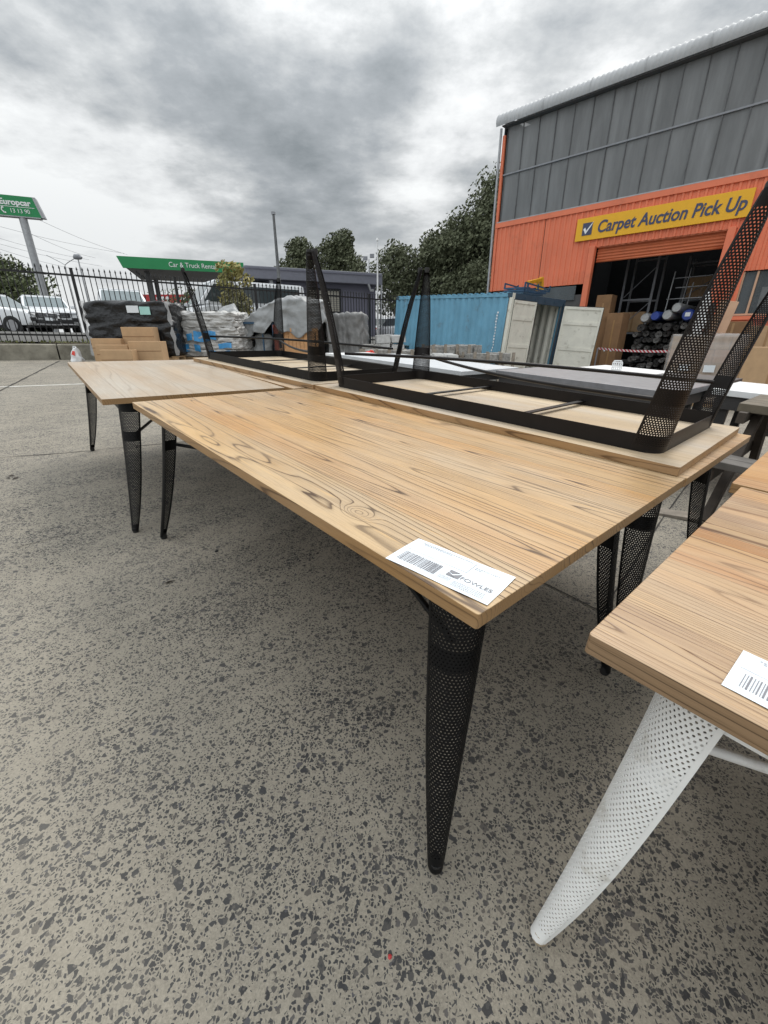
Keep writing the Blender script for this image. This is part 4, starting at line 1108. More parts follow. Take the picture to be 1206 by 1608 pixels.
# --- tarpaulin covered things
def tarp(name, label, mt, cx, cy, rz, w, d, top, hem, seed, n_a=220, fold=.05, spread=.10, power=5.0, notch=(), cat='tarpaulin', sag=.05, fringe=.06):
    z0 = gz(cx, cy); b = MB(); prof = [0, .15, .3, .45, .6, .72, .82, .9, .95, 1.0]; nd = 24; vs = []
    for a_i in range(n_a):
        a = 2*PI*a_i/n_a; c, s = math.cos(a), math.sin(a)
        rr = 1/((abs(c)**power + abs(s)**power)**(1/power)); ex, ey = c*rr, s*rr
        hm = hem(a)
        for q in prof:
            x, y = ex*q*w/2, ey*q*d/2; z = top(x, y) - sag*math.sin(PI*q)*.4 - .05*max(0, q-.85)**2*30*.2
            z += .045*mnoise.noise(Vector((x*3.0+seed, y*3.0, 1))) + .075*abs(mnoise.noise(Vector((x*6+seed, y*4, 4)))) + .010*mnoise.noise(Vector((x*17+seed, y*17, 4)))
            vs.append((x, y, z))
        zt = vs[-1][2]
        for k in range(1, nd+1):
            f = k/nd; z = zt + (hm-zt)*f
            fl = fold*f*(math.sin(a*13+seed)+.6*math.sin(a*29+seed*2)) + spread*f*f + .09*f*abs(mnoise.noise(Vector((ex*5+seed, ey*5, z*2.2)))) + .05*mnoise.noise(Vector((ex*4+seed, ey*4, z*5))) + .018*mnoise.noise(Vector((ex*14+seed, ey*14, z*11)))
            vs.append((ex*w/2+ex*(fl+.03), ey*d/2+ey*(fl+.03), z))
    m_ = len(prof)+nd; fs = []
    for i in range(n_a):
        j = (i+1) % n_a
        for k in range(m_-1): fs.append((i*m_+k, i*m_+k+1, j*m_+k+1, j*m_+k))
    b.add(vs, fs); o = b.build(name, mt, smooth='all'); o.location = (cx, cy, z0); o.rotation_euler = (0, 0, rz)
    mod = o.modifiers.new('thickness', 'SOLIDIFY'); mod.thickness = .006
    return tag(o, label, cat)
# left: humped tarp over a blue cage stillage and a bed frame
cx, cy = -2.55, 12.9
xs0 = bear(378, 510)*12.3; xs1 = bear(512, 500)*12.9
wd = xs1-xs0; cx = (xs0+xs1)/2 + .05
def top1(x, y):
    t_ = (x/wd)+.5; return 1.02 + .62*math.sin(min(1, t_*1.25)*PI*.62) - .22*max(0, t_-.75)*2 + .10*math.cos(y*2.2)-.05
def hem1(a):
    # lifted in front (a around -pi/2): cage and bed frame show
    d_ = (a+PI/2+PI) % (2*PI)-PI
    if abs(d_) < 1.15: return .98 - .30*abs(math.sin(d_*3+.5)) + .06*math.sin(a*17) if abs(d_) < .95 else .45
    return .12 + .06*math.sin(a*7)
tarp('tarpaulin', 'pale grey tarpaulin humped over the blue cage and the orange bed frame', M['tarp_light'], cx, cy, R(-3), wd, 1.5, top1, hem1, 3, fold=.03, spread=.05)
t = thing('stillage_cage', 'blue steel stillage cage showing under the left end of the humped tarpaulin', 'cage', (cx-wd*.29, cy-.25, gz(cx-wd*.29, cy-.25)), R(-3))
w2 = wd*.36; b = MB()
for x in (-w2/2, w2/2):
    for y in (-.45, .45): b.bar((x, y, 0), (x, y, 1.0), .05, .05)
for z in (.12, .98):
    for y in (-.45, .45): b.bar((-w2/2, y, z), (w2/2, y, z), .05, .05)
    for x in (-w2/2, w2/2): b.bar((x, -.45, z), (x, .45, z), .05, .05)
b.bar((.1, -.45, .12), (.1, -.45, .98), .035, .035); b.build('frame', M['blue_frame'], t)
b = MB()
for i in range(14):
    x = -w2/2 + w2*i/13; b.box((x, .44, .55), (.008, .008, .85))
for i in range(9): b.box((0, .44, .15+i*.1), (w2, .008, .008))
b.build('wire_mesh', M['rubber'], t)
lumpy_box('film_bundle', M['wrap_grey'], t, (w2*.8, .6, .55), .10, 10, 4, 55, round_=.4, taper=.6, base=.14)
b = MB(); b.box((0, 0, .10), (w2, .9, .02)); b.build('deck', M['oldpine'], t)
t = thing('bed_frame', 'orange slatted timber bed frame with red padded end under the tarpaulin', 'bed frame', (cx+wd*.17, cy-.80, gz(cx+wd*.17, cy-.8)), R(-3))
w3 = wd*.50; b = MB()
b.box((0, 0, .86), (w3, .05, .10)); b.box((0, 0, .30), (w3, .05, .22)); b.box((w3/2-.03, 0, .45), (.06, .06, .9)); b.build('rail', M['bed_wood'], t, bevel=.006)
for i in range(9):
    b = MB(); b.box((-w3/2+.16+i*(w3-.2)/9, .0, .61), (.095, .025, .42)); b.build('slat', M['bed_wood'], t, bevel=.004)
b = MB(); b.box((-w3/2-.02, 0, .50), (.13, .12, 1.0)); b.build('padded_end', M['bed_red'], t, bevel=.04, segs=3)
b = MB(); b.box((0, .40, .5), (w3, .6, .9)); b.build('inner_panel', M['charcoal'], t)
# right: boxy tarp
xs0 = bear(500, 520)*13.4; xs1 = bear(572, 520)*13.4; wd2 = xs1-xs0; cx2 = (xs0+xs1)/2
tarp('tarpaulin', 'darker grey tarpaulin hanging straight down over a square load at right', M['tarp'], cx2, 13.9, R(-6), wd2, 1.05, lambda x, y: 1.30+.02*x, lambda a: .05+.05*math.sin(a*5)+(.28 if -.9 < a < -.1 else 0), 8, fold=.045, spread=.06, power=9)
o = lumpy_box('square_load', M['oldpine'], None, (wd2*.9, .9, 1.22), .02, 6, 3, 5, round_=.06); o.location = (cx2, 13.9, gz(cx2, 13.9)); o.rotation_euler = (0, 0, R(-6)); tag(o, 'square load hidden under the darker tarpaulin', 'load')

# --- stone pallets along the fence and the container
def stone_stack(lab, px, py_top, Y, w, d, ry=0, crate=True, mt='stone', rows=3, hh=None, grp='stone stacks on timber pallets'):
    x = bear(px, py_top)*Y; zt = atY(px, py_top, Y).z; z0 = gz(x, Y); h = hh or max(.3, zt-z0)
    t = thing('stone_pallet', lab, 'pallet', (x, Y, z0), R(ry), grp)
    r2 = random.Random(int(px*7+Y*3)); b = MB()
    for yy in (-d*.4, 0, d*.4): b.box((0, yy, .05), (w, .09, .09))
    for i in range(5): b.box((-w/2+.06+i*(w-.12)/4, 0, .107), (.10, d, .022))
    b.build('pallet_base', M['oldpine'], t)
    hs_ = (h-.13)/rows; b = MB()
    for r in range(rows):
        n = r2.choice((2, 3, 3)) if mt == 'stone' else 2; ny = 3
        for i in range(n):
            for j in range(ny):
                sx, sy = w*.94/n, d*.94/ny
                rot = Matrix.Rotation(r2.uniform(-.10, .10), 3, 'Z') @ Matrix.Rotation(r2.uniform(-.06, .06), 3, 'Y')
                b.box((-w*.47+sx*(i+.5)+r2.uniform(-.02, .02), -d*.47+sy*(j+.5), .125+hs_*(r+.5)), (sx*r2.uniform(.86, .97), sy*.95, hs_*r2.uniform(.72, .96)), rot, taper=r2.uniform(.86, 1))
    b.build('stones', M[mt], t, bevel=.012)
    if crate:
        b = MB()
        for xx in (-w/2, -w/6, w/6, w/2):
            for yy in (-d/2, d/2): b = MB(); b.box((xx, yy, h*.52), (.075, .035, h*.96)); b.build('crate_post', M['oldpine'], t)
        for (p0, p1) in (((-w/2, -d/2-.03, .2), (-w/6, -d/2-.03, h*.85)), ((w/6, -d/2-.03, h*.85), (w/2, -d/2-.03, .2))):
            b = MB(); b.bar(p0, p1, .02, .07, Vector((0, 1, 0))); b.build('crate_brace', M['oldpine'], t)
    return t
stone_stack('pallet of pale cut stone blocks left of the blue container', 612, 525, 13.9, .95, .8, 4, False, 'stone_pale', 3)
stone_stack('low pallet of rough stone under the pale block stack', 598, 548, 11.4, .95, .8, 8, True)
stone_stack('low crate of rough stones in front of the far end of the container', 650, 548, 11.2, .85, .8, 10, True)
stone_stack('crate of dark rough stones directly behind the upturned middle legs', 700, 541, 12.2, 1.0, .9, 12, True)
stone_stack('taller crate of grey split stones against the middle of the blue container', 728, 540, 13.0, .85, .8, 16, False)
stone_stack('crate of grey stones with splayed timber posts near the cream door', 766, 553, 11.6, 1.05, .8, 12, True)
stone_stack('pallet of white stone slabs in front of the dark rough stones', 697, 553, 10.3, .62, .6, 8, False, 'stone_pale', 2)
stone_stack('small heap of grey stones on a pallet right of the darker tarpaulin', 583, 540, 13.2, .6, .6, 0, False)
o = lumpy_box('rag', M['red_bright'], None, (.26, .22, .10), .05, 7, 9, 4, round_=.6, taper=.5); p = Vector((bear(580, 556)*10.2, 10.2, 0)); o.location = (p.x, p.y, .81); tag(o, 'crumpled bright red cloth near the foot of the darker tarpaulin', 'cloth')
t = thing('timber_crate', 'low pale timber crate under the red cloth', 'crate', (p.x, 10.25, gz(p.x, 10.25)), R(6))
b = MB(); b.box((0, 0, .19), (.9, .6, .36)); b.build('box_body', M['pine'], t, bevel=.008); b = MB()
for z in (.08, .22, .35): b.box((0, -.31, z), (.92, .02, .09))
b.build('slats', M['oldpine'], t)

# ================================================================== OTHER TABLES FOR SALE (beyond the upturned ones)
def plain_table(label, u0, l0, w, ln, top, under, legs, th=.04, apron=.07, leg=.07, h=.76, yaw=0, grp='assorted tables standing behind the upturned tables', inset=.03):
    t = thing('outdoor_table', label, 'table', mtx=Matrix.Translation((0, 0, gz(*UL(u0+w/2, l0+ln/2)[:2]) - UL(u0+w/2, l0+ln/2).z)) @ yard_mtx(u0, l0, 0, yaw), group=grp)
    b = MB(); b.box((w/2, ln/2, h-th/2), (w, ln, th)); b.build('tabletop', top, t, bevel=.004)
    b = MB(); i = inset
    for y in (i+.012, ln-i-.012): b.box((w/2, y, h-th-apron/2), (w-2*i, .024, apron))
    for x in (i+.012, w-i-.012): b.box((x, ln/2, h-th-apron/2), (.024, ln-2*i-.05, apron))
    b.build('apron', under, t)
    for x in (i+.04+leg/2, w-i-.04-leg/2):
        for y in (i+.04+leg/2, ln-i-.04-leg/2):
            b = MB(); b.box((x, y, (h-th)/2), (leg, leg, h-th-.002)); b.build('leg', legs, t, bevel=.004)
    return t
plain_table('long charcoal slatted table directly behind the upturned dark frame', 3.83, 1.02, 1.0, 1.62, M['dark_top'], M['charcoal'], M['charcoal'], th=.05, apron=.10)
plain_table('pale grey table top behind the middle pair of upturned legs', 3.35, 2.70, 1.0, 1.95, M['grey_top'], M['charcoal'], M['white_steel'])
plain_table('white table with the small white wire basket on it', 4.90, 1.64, 1.1, .80, M['white_top'], M['white_top'], M['white_steel'], th=.035)
plain_table('black table right of the white one, behind the near upturned leg', 4.86, .98, 1.1, .62, M['charcoal'], M['charcoal'], M['charcoal'], th=.05)
plain_table('white table top seen between the two near upturned legs', 4.52, -.62, 1.0, 1.55, M['white_top'], M['charcoal'], M['charcoal'], th=.05, apron=.11)
plain_table('low white table behind the farther upturned frame, left of the pale grey one', 4.2, 4.75, .9, 1.5, M['white_top'], M['charcoal'], M['white_steel'], h=.66)
# wire basket on the white table
p = onplane(983, 577, .76); p = UL(5.35, 2.05, .761); p.z += gz(p.x, p.y)-(GA*p.x+GB*p.y)
t = thing('wire_basket', 'small white wire basket standing upside down on the white table', 'basket', p); t.scale = (.6, .6, .6)
b = MB()
for k in range(14):
    a = 2*PI*k/14; b.tube([(.085*math.cos(a), .085*math.sin(a), 0), (.085*math.cos(a), .085*math.sin(a), .13), (.06*math.cos(a), .06*math.sin(a), .17)], .006, 5)
b.build('wires', M['white_top'], t)
b = MB()
for z, r in ((.005, .085), (.05, .085), (.09, .085), (.13, .085), (.17, .06)):
    b.tube([(r*math.cos(2*PI*k/20), r*math.sin(2*PI*k/20), z) for k in range(21)], .006, 5, cap=False)
b.build('rings', M['white_top'], t)
# picnic table at right: dark timber, benches both sides, splayed legs
t = thing('picnic_table', 'dark timber picnic table with benches behind the right end of the upturned table', 'table', mtx=Matrix.Translation((0, 0, 0)) @ yard_mtx(3.26, -1.30, 0))
b = MB()
for i in range(5): b.box((.50+i*.155, .95, .735), (.145, 1.9, .055))
b.build('tabletop', M['olive_timber'], t, bevel=.004)
for x in (.0, 1.62):
    b = MB()
    for i in (0, 1): b.box((x+(.07 if x == 0 else -.07)+(i-.5)*.14, .95, .44), (.13, 1.9, .045))
    b.build('bench', M['grey_timber'], t, bevel=.004)
for y in (.15, 1.80):
    b = MB(); b.bar((.10, y, 0), (.66, y, .71), .05, .11, Vector((0, 1, 0)) if False else Vector((1, 0, .6))); b.bar((1.52, y, 0), (.96, y, .71), .05, .11, Vector((1, 0, -.6)))
    b.box((.81, y+.05, .37), (1.70, .045, .10)); b.box((.81, y+.05, .68), (.95, .045, .07)); b.build('leg_frame', M['dark_timber'], t)
# board lying on the ground by the picnic table leg
b = MB(); p = onplane(1072, 812); b.box((0, 0, .012), (.34, .12, .022)); o = b.build('timber_board', M['oldpine'], bevel=.003); o.location = p; o.rotation_euler = (0, 0, R(-28)); tag(o, 'short weathered board lying under the picnic table leg', 'board')
# wrapped pallet of cartons and loose cartons at right
xl, xr = face_box(1072, 1182, 560, 10.6); wdt = xr-xl; zc = gz(xl+.8, 11)
t = thing('wrapped_pallet', 'clear wrapped pallet of pale cartons between the two near upturned legs', 'pallet', (xl+wdt/2, 11.1, zc), R(-32))
top = atY(1125, 526, 10.6).z-zc
r2 = random.Random(17); z = .125
for r in range(5):
    hh_ = (top-.14)/5; x = -wdt*.43; b = MB()
    while x < wdt*.42:
        w_ = min(r2.uniform(.28, .5), wdt*.44-x)
        if w_ < .08: break
        b.box((x+w_/2, r2.uniform(-.012, .012), z+hh_/2), (w_-.012, 1.0, hh_-.008)); b.box((x+w_/2, -.503, z+hh_*.5), (w_*.5, .006, .02)); x += w_
    b.build('carton_layer', M['carton_pink'] if r % 2 else M['carton'], t, bevel=.008); z += hh_
lumpy_box('stretch_film', M['film'], t, (wdt*.92, 1.1, top-.10), .035, 22, 2.0, 13, round_=.06, taper=.98, base=.12, freq_z=9)
for k in range(2): b = MB(); b.box((-.35+k*.5, -.60, top*.55), (.22, .01, .16)); b.build('paper_label', M['paper'], t)
b = MB(); 
for y in (-.45, 0, .45): b.box((0, y, .05), (wdt*.9, .1, .09))
b.build('pallet_base', M['pine'], t)
def loose(lab, pxl, pxr, pyt, pyb, Y, d, mt, rz, grp='loose cartons by the right window', on=None):
    x0, x1 = face_box(pxl, pxr, (pyt+pyb)/2, Y); zt, zb = atY((pxl+pxr)/2, pyt, Y).z, atY((pxl+pxr)/2, pyb, Y).z
    zg = zb if on else gz((x0+x1)/2, Y)
    t = thing('carton', lab, 'carton', (x0, Y, zg), R(rz), grp); w, h = (x1-x0), zt-zg
    b = MB(); b.box((w/2, d/2, h/2), (w, d, h)); b.build('box_body', M[mt], t, bevel=.01)
    b = MB(); b.box((w/2, -.002, h*.5), (.05, .004, h*.96)); b.build('parcel_tape', M['tape'], t); return t
loose('brown carton stack below the right window sill', 1150, 1230, 512, 560, 12.0, .6, 'carton', -30)
loose('brown carton at the right edge behind the second upturned leg', 1168, 1240, 545, 590, 9.8, .6, 'carton', -32)
loose('dark brown carton below the window, behind the brown stack', 1120, 1165, 505, 540, 12.2, .5, 'carton_dark', -30)
t = thing('leaning_carton', 'pale salmon carton standing tilted on top of the wrapped cartons', 'carton', (xl+wdt*.50, 11.05, zc+top-.02), R(-30))
b = MB(); b.box((.16, .15, .38), (.34, .3, .76), Matrix.Rotation(R(8), 3, 'Y')); b.build('box_body', M['carton_pink'], t, bevel=.01)
t = thing('film_roll', 'white plastic bundle with a dark side leaning on the wrapped cartons', 'bundle', (xl+wdt*.28, 11.0, zc+top-.03), R(-30))
lumpy_box('white_plastic', M['bag'], t, (.22, .3, .95), .05, 9, 6, 21, round_=.35, taper=.8)
b = MB(); b.box((.18, .1, .36), (.10, .26, .72)); b.build('dark_board', M['charcoal'], t)

# ================================================================== BEYOND THE FENCE
def lotpt(px, py, Y): p = atY(px, py, Y); return Vector((p.x, p.y, LOTZ-.04))
def toward(p): return math.atan2(p.y, p.x) - PI/2      # rotation that turns local -y to the camera
# --- tall green sign
c0 = lotpt(66, 450, 27)
t = thing('pole_sign', 'tall green rental sign on a grey pole above the picket fence', 'sign', c0, toward(c0)+R(-12))
pole_top = atY(36, 340, 27).z - c0.z
b = MB(); b.tube([(0, 0, 0), (0, 0, pole_top)], .19, 14); b.build('pole', M['galv'], t, smooth=True)
pt, pb_ = atY(30, 309, 27).z-c0.z, atY(36, 341, 27).z-c0.z; hgt = pt-pb_; pw = 3.95
b = MB(); x1 = .80
b.prism([(x1-pw, pb_), (x1+.10, pb_), (x1-.12, pt), (x1-pw-.2, pt)], -.20, .20, 'xz'); b.build('sign_panel', M['green'], t)
b = MB(); b.prism([(x1+.10, pb_), (x1+.26, pb_), (x1+.02, pt), (x1-.12, pt)], -.205, .205, 'xz'); b.box(((x1-pw/2), 0, pb_-.02), (pw+.1, .40, .05)); b.build('edge_trim', M['galv'], t)
text_mesh('lettering', 'Europcar', .365, M['sign_white'], t, Vector((x1-.25, -.21, pb_+hgt*.66)), XZ, bold=.012, align='RIGHT', depth=.006, xscale=1.0)
text_mesh('telephone_number', '13 13 90', .27, M['sign_white'], t, Vector((x1-.36, -.21, pb_+hgt*.24)), XZ, align='RIGHT', depth=.006, xscale=.92)
b = MB(); b.tube([(x1-1.55, -.212, pb_+hgt*.38), (x1-1.58, -.212, pb_+hgt*.25), (x1-1.50, -.212, pb_+hgt*.12)], .03, 8); b.box((x1-1.52, -.212, pb_+hgt*.375), (.09, .02, .06)); b.box((x1-1.46, -.212, pb_+hgt*.13), (.08, .02, .07)); b.build('handset_symbol', M['sign_white'], t)
b = MB(); b.box((x1-1.62, -.205, pb_+hgt*.45), (3.0, .012, .022)); b.build('underline', M['sign_white'], t)
# --- canopy with green fascia
a0, a1 = atY(182, 401.5, 27), None
zt = a0.z; a1 = atZ(382, 412.5, zt); zb = atY(186, 420, 27).z
dirc = Vector((a1.x-a0.x, a1.y-a0.y, 0)); ln = dirc.length; dirc.normalize()
cm = Matrix.Translation((a0.x, a0.y, 0)) @ Matrix((dirc, Vector((-dirc.y, dirc.x, 0)), Vector((0, 0, 1)))).transposed().to_4x4()
t = thing('canopy', 'flat canopy with a green fascia reading Car and Truck Rental', 'canopy', mtx=cm)
b = MB(); b.prism([(0.0, zt), (ln, zt), (ln, zb), (.22, zb)], 0, .12, 'xz'); b.build('fascia', M['green'], t)
b = MB(); b.prism([(.3, zb+.05), (ln, zb+.05), (ln, zt-.05), (.3, zt-.05)], .125, 6.2, 'xz'); b.build('roof_slab', M['soffit_grey'], t)
text_mesh('lettering', 'Car & Truck Rental', (zt-zb)*.62, M['sign_white'], t, Vector((ln*.575, -.012, (zt+zb)/2-.02)), XZ, align='CENTER', depth=.006, xscale=.92)
for (x, y) in ((1.3, 1.0), (1.3, 5.2), (ln-.5, 5.2)):
    b = MB(); b.box((x, y, (LOTZ-.04+zb)/2), (.26, .26, zb-LOTZ+.04)); b.build('column', M['soffit'], t)
b = MB(); b.bar((.7, 1.0, zb-.05), (1.3, 1.0, zb-.5), .1, .1); b.build('bracket', M['soffit'], t)
# --- slate blue building
z1 = atY(588, 430, 26).z; q1 = atY(588, 430, 26); q0 = atZ(384, 417.5, z1)
zf = atY(588, 448, 26).z
d_ = Vector((q1.x-q0.x, q1.y-q0.y, 0)); ln = d_.length; d_.normalize()
cm = Matrix.Translation((q0.x, q0.y, 0)) @ Matrix((d_, Vector((-d_.y, d_.x, 0)), Vector((0, 0, 1)))).transposed().to_4x4()
t = thing('office_building', 'low slate blue office building with a deep flat fascia', 'building', mtx=cm)
b = MB(); b.box((ln/2+.15, 3, (z1+zf)/2), (ln+.4, 6.6, z1-zf)); b.build('roof', M['slate_fascia'], t, bevel=.03)
b = MB(); b.box((ln/2, -.33, z1-.12), (ln+.5, .02, .03)); b.build('gutter_line', M['slate_wall'], t)
wz0 = LOTZ-.3
b = MB(); x_op = ln*.085
b.box((ln/2+x_op/2+.3, 2.6, (wz0+zf)/2), (ln-x_op-.4, 5, zf-wz0-.01)); b.build('wall', M['slate_wall'], t)
b = MB(); b.box((.3, 2.8, (wz0+zf)/2), (x_op+.5, 4.4, zf-wz0-.02)); b.build('doorway', M['dark_int'], t)
b = MB(); b.box((x_op+.62, .02, (wz0+zf)/2), (.16, .2, zf-wz0-.02)); b.build('pillar', M['galv'], t)
wx = bear(508, 450); 
def along(px):
    be = bear(px, 450); return (be*q0.y-q0.x)/(d_.x-be*d_.y)
w0, w1 = along(485), along(533); zw1 = zf-.35; zw0 = zw1-1.0
f = MB(); f.box(((w0+w1)/2, .07, zw1+.05), (w1-w0+.15, .12, .10)); f.box(((w0+w1)/2, .07, zw0-.04), (w1-w0+.15, .12, .07)); f.box((w0-.04, .07, (zw0+zw1)/2), (.07, .10, zw1-zw0)); f.box((w1+.04, .07, (zw0+zw1)/2), (.07, .10, zw1-zw0)); fr_ = f.build('window', M['dark_int'], t)
b = MB()
for k in range(10): b.box(((w0+w1)/2, .085, zw0+.05+k*(zw1-zw0)/10), (w1-w0, .02, (zw1-zw0)/10*.8), Matrix.Rotation(R(14), 3, 'X'))
b.build('blind', M['blind'], fr_)
b = MB(); b.bar((along(574), -.4, z1-.55), (along(578), -.4, z1-.9), .09, .09); b.box((along(579.5), -.42, z1-.85), (.18, .14, .12)); b.build('floodlight', M['galv'], t)
b = MB(); b.box((ln*.20, 2.5, z1+.14), (.9, .6, .28)); b.build('roof_vent', M['slate_fascia'], t)
b = MB(); b.tube([(ln+.30, -.30, zf), (ln+.22, -.28, LOTZ-.1)], .05, 8); b.build('downpipe', M['galv'], t)
# --- poles and lamps
def post_thing(name, lab, cat, px, py_t, py_b, Y, r, mt, grp=None):
    p = lotpt((px[0]+px[1])/2 if isinstance(px, tuple) else px, py_b, Y); h = atY(px[0] if isinstance(px, tuple) else px, py_t, Y).z - p.z
    t = thing(name, lab, cat, p, 0, grp); b = MB(); b.tube([(0, 0, 0), (0, 0, h*.5), (0, 0, h)], [r*1.2, r, r*.7], 10); b.build('pole', M[mt], t, smooth=True); return t, h
t, h = post_thing('light_pole', 'plain tapering dark light pole rising over the slate building', 'pole', (433, 446), 336, 455, 22, .075, 'mullion')
b = MB(); b.box((0, 0, h+.03), (.16, .14, .10)); b.build('cap', M['rack'], t)
t, h = post_thing('street_lamp', 'distant street lamp with a broad round head left of the canopy', 'lamp', (134, 142), 405, 470, 42, .07, 'galv')
b = MB(); b.tube([(-.32, 0, h-.02), (-.18, 0, h+.08), (.18, 0, h+.08), (.32, 0, h-.02)], [.12, .22, .22, .12], 12); b.build('lamp_head', M['rack'], t, smooth=True)
t, h = post_thing('street_lamp', 'thin street lamp with two outstretched arms at far left', 'lamp', (114, 118), 416, 470, 60, .05, 'galv')
b = MB(); b.tube([(-2.0, 0, h+1.05), (-.6, 0, h+.35), (0, 0, h), (.5, 0, h+.3), (1.5, 0, h+.75)], .045, 6); b.build('arm', M['galv'], t)
t, h = post_thing('flood_lamp', 'thin pole with floodlights behind the roof of the slate building', 'lamp', (579.5, 580), 407, 440, 34, .04, 'galv')
b = MB(); b.box((-.25, 0, h+.05), (.3, .25, .22)); b.box((.22, 0, h+.2), (.3, .25, .22)); b.build('lamp_head', M['rack'], t)
t, h = post_thing('flag_pole', 'slim pale pole in front of the tall trees right of the slate building', 'pole', (594, 592), 378, 470, 25, .045, 'sign_white')
b = MB(); b.tube([(0, 0, h), (0, 0, h+.12)], [.07, .05], 8); b.build('cap', M['sign_white'], t)
# overhead wires at far left
wr = thing('overhead_wires', 'thin overhead power lines sloping across the sky behind the tall sign', 'wires')
for (xa, ya, xb, yb) in ((-40, 345, 195, 398), (-40, 362, 140, 408), (-40, 372, 160, 418), (-40, 395, 95, 432), (50, 340, 200, 400), (50, 368, 150, 405), (-40, 378, 130, 425)):
    A, B = atY(xa, ya, 48), atY(xb, yb, 62); b = MB(); pts = []
    for k in range(13):
        f = k/12; p = A.lerp(B, f); p.z -= .25*math.sin(PI*f); pts.append(p)
    b.tube(pts, .016, 4); b.build('wire', M['rack'], wr)
for (px, Y, hh_) in ((-70, 48, 11.8), (260, 75, 9.0)):
    pass
# --- red fascia shop far away
q = lotpt(230, 470, 62)
t = thing('red_fascia_shop', 'distant low shop with a long red fascia seen through the fence', 'building', (q.x-.5, q.y, LOTZ-.05), 0)
b = MB(); b.box((4.0, 3, 1.5), (9.6, 6, 3.0)); b.build('wall', M['stone'], t)
zr = atY(265, 469, 62).z-LOTZ+.05
b = MB(); b.box((4.0, -.1, zr), (10, .25, .95)); b.build('fascia', M['red'], t)
b = MB()
for k in range(3): b.tube([(2.2+k*.62, -.24, zr), (2.2+k*.62, -.27, zr)], .26, 12)
b.box((5.6, -.24, zr), (.9, .04, .28)); b.build('logo_marks', M['sign_white'], t)

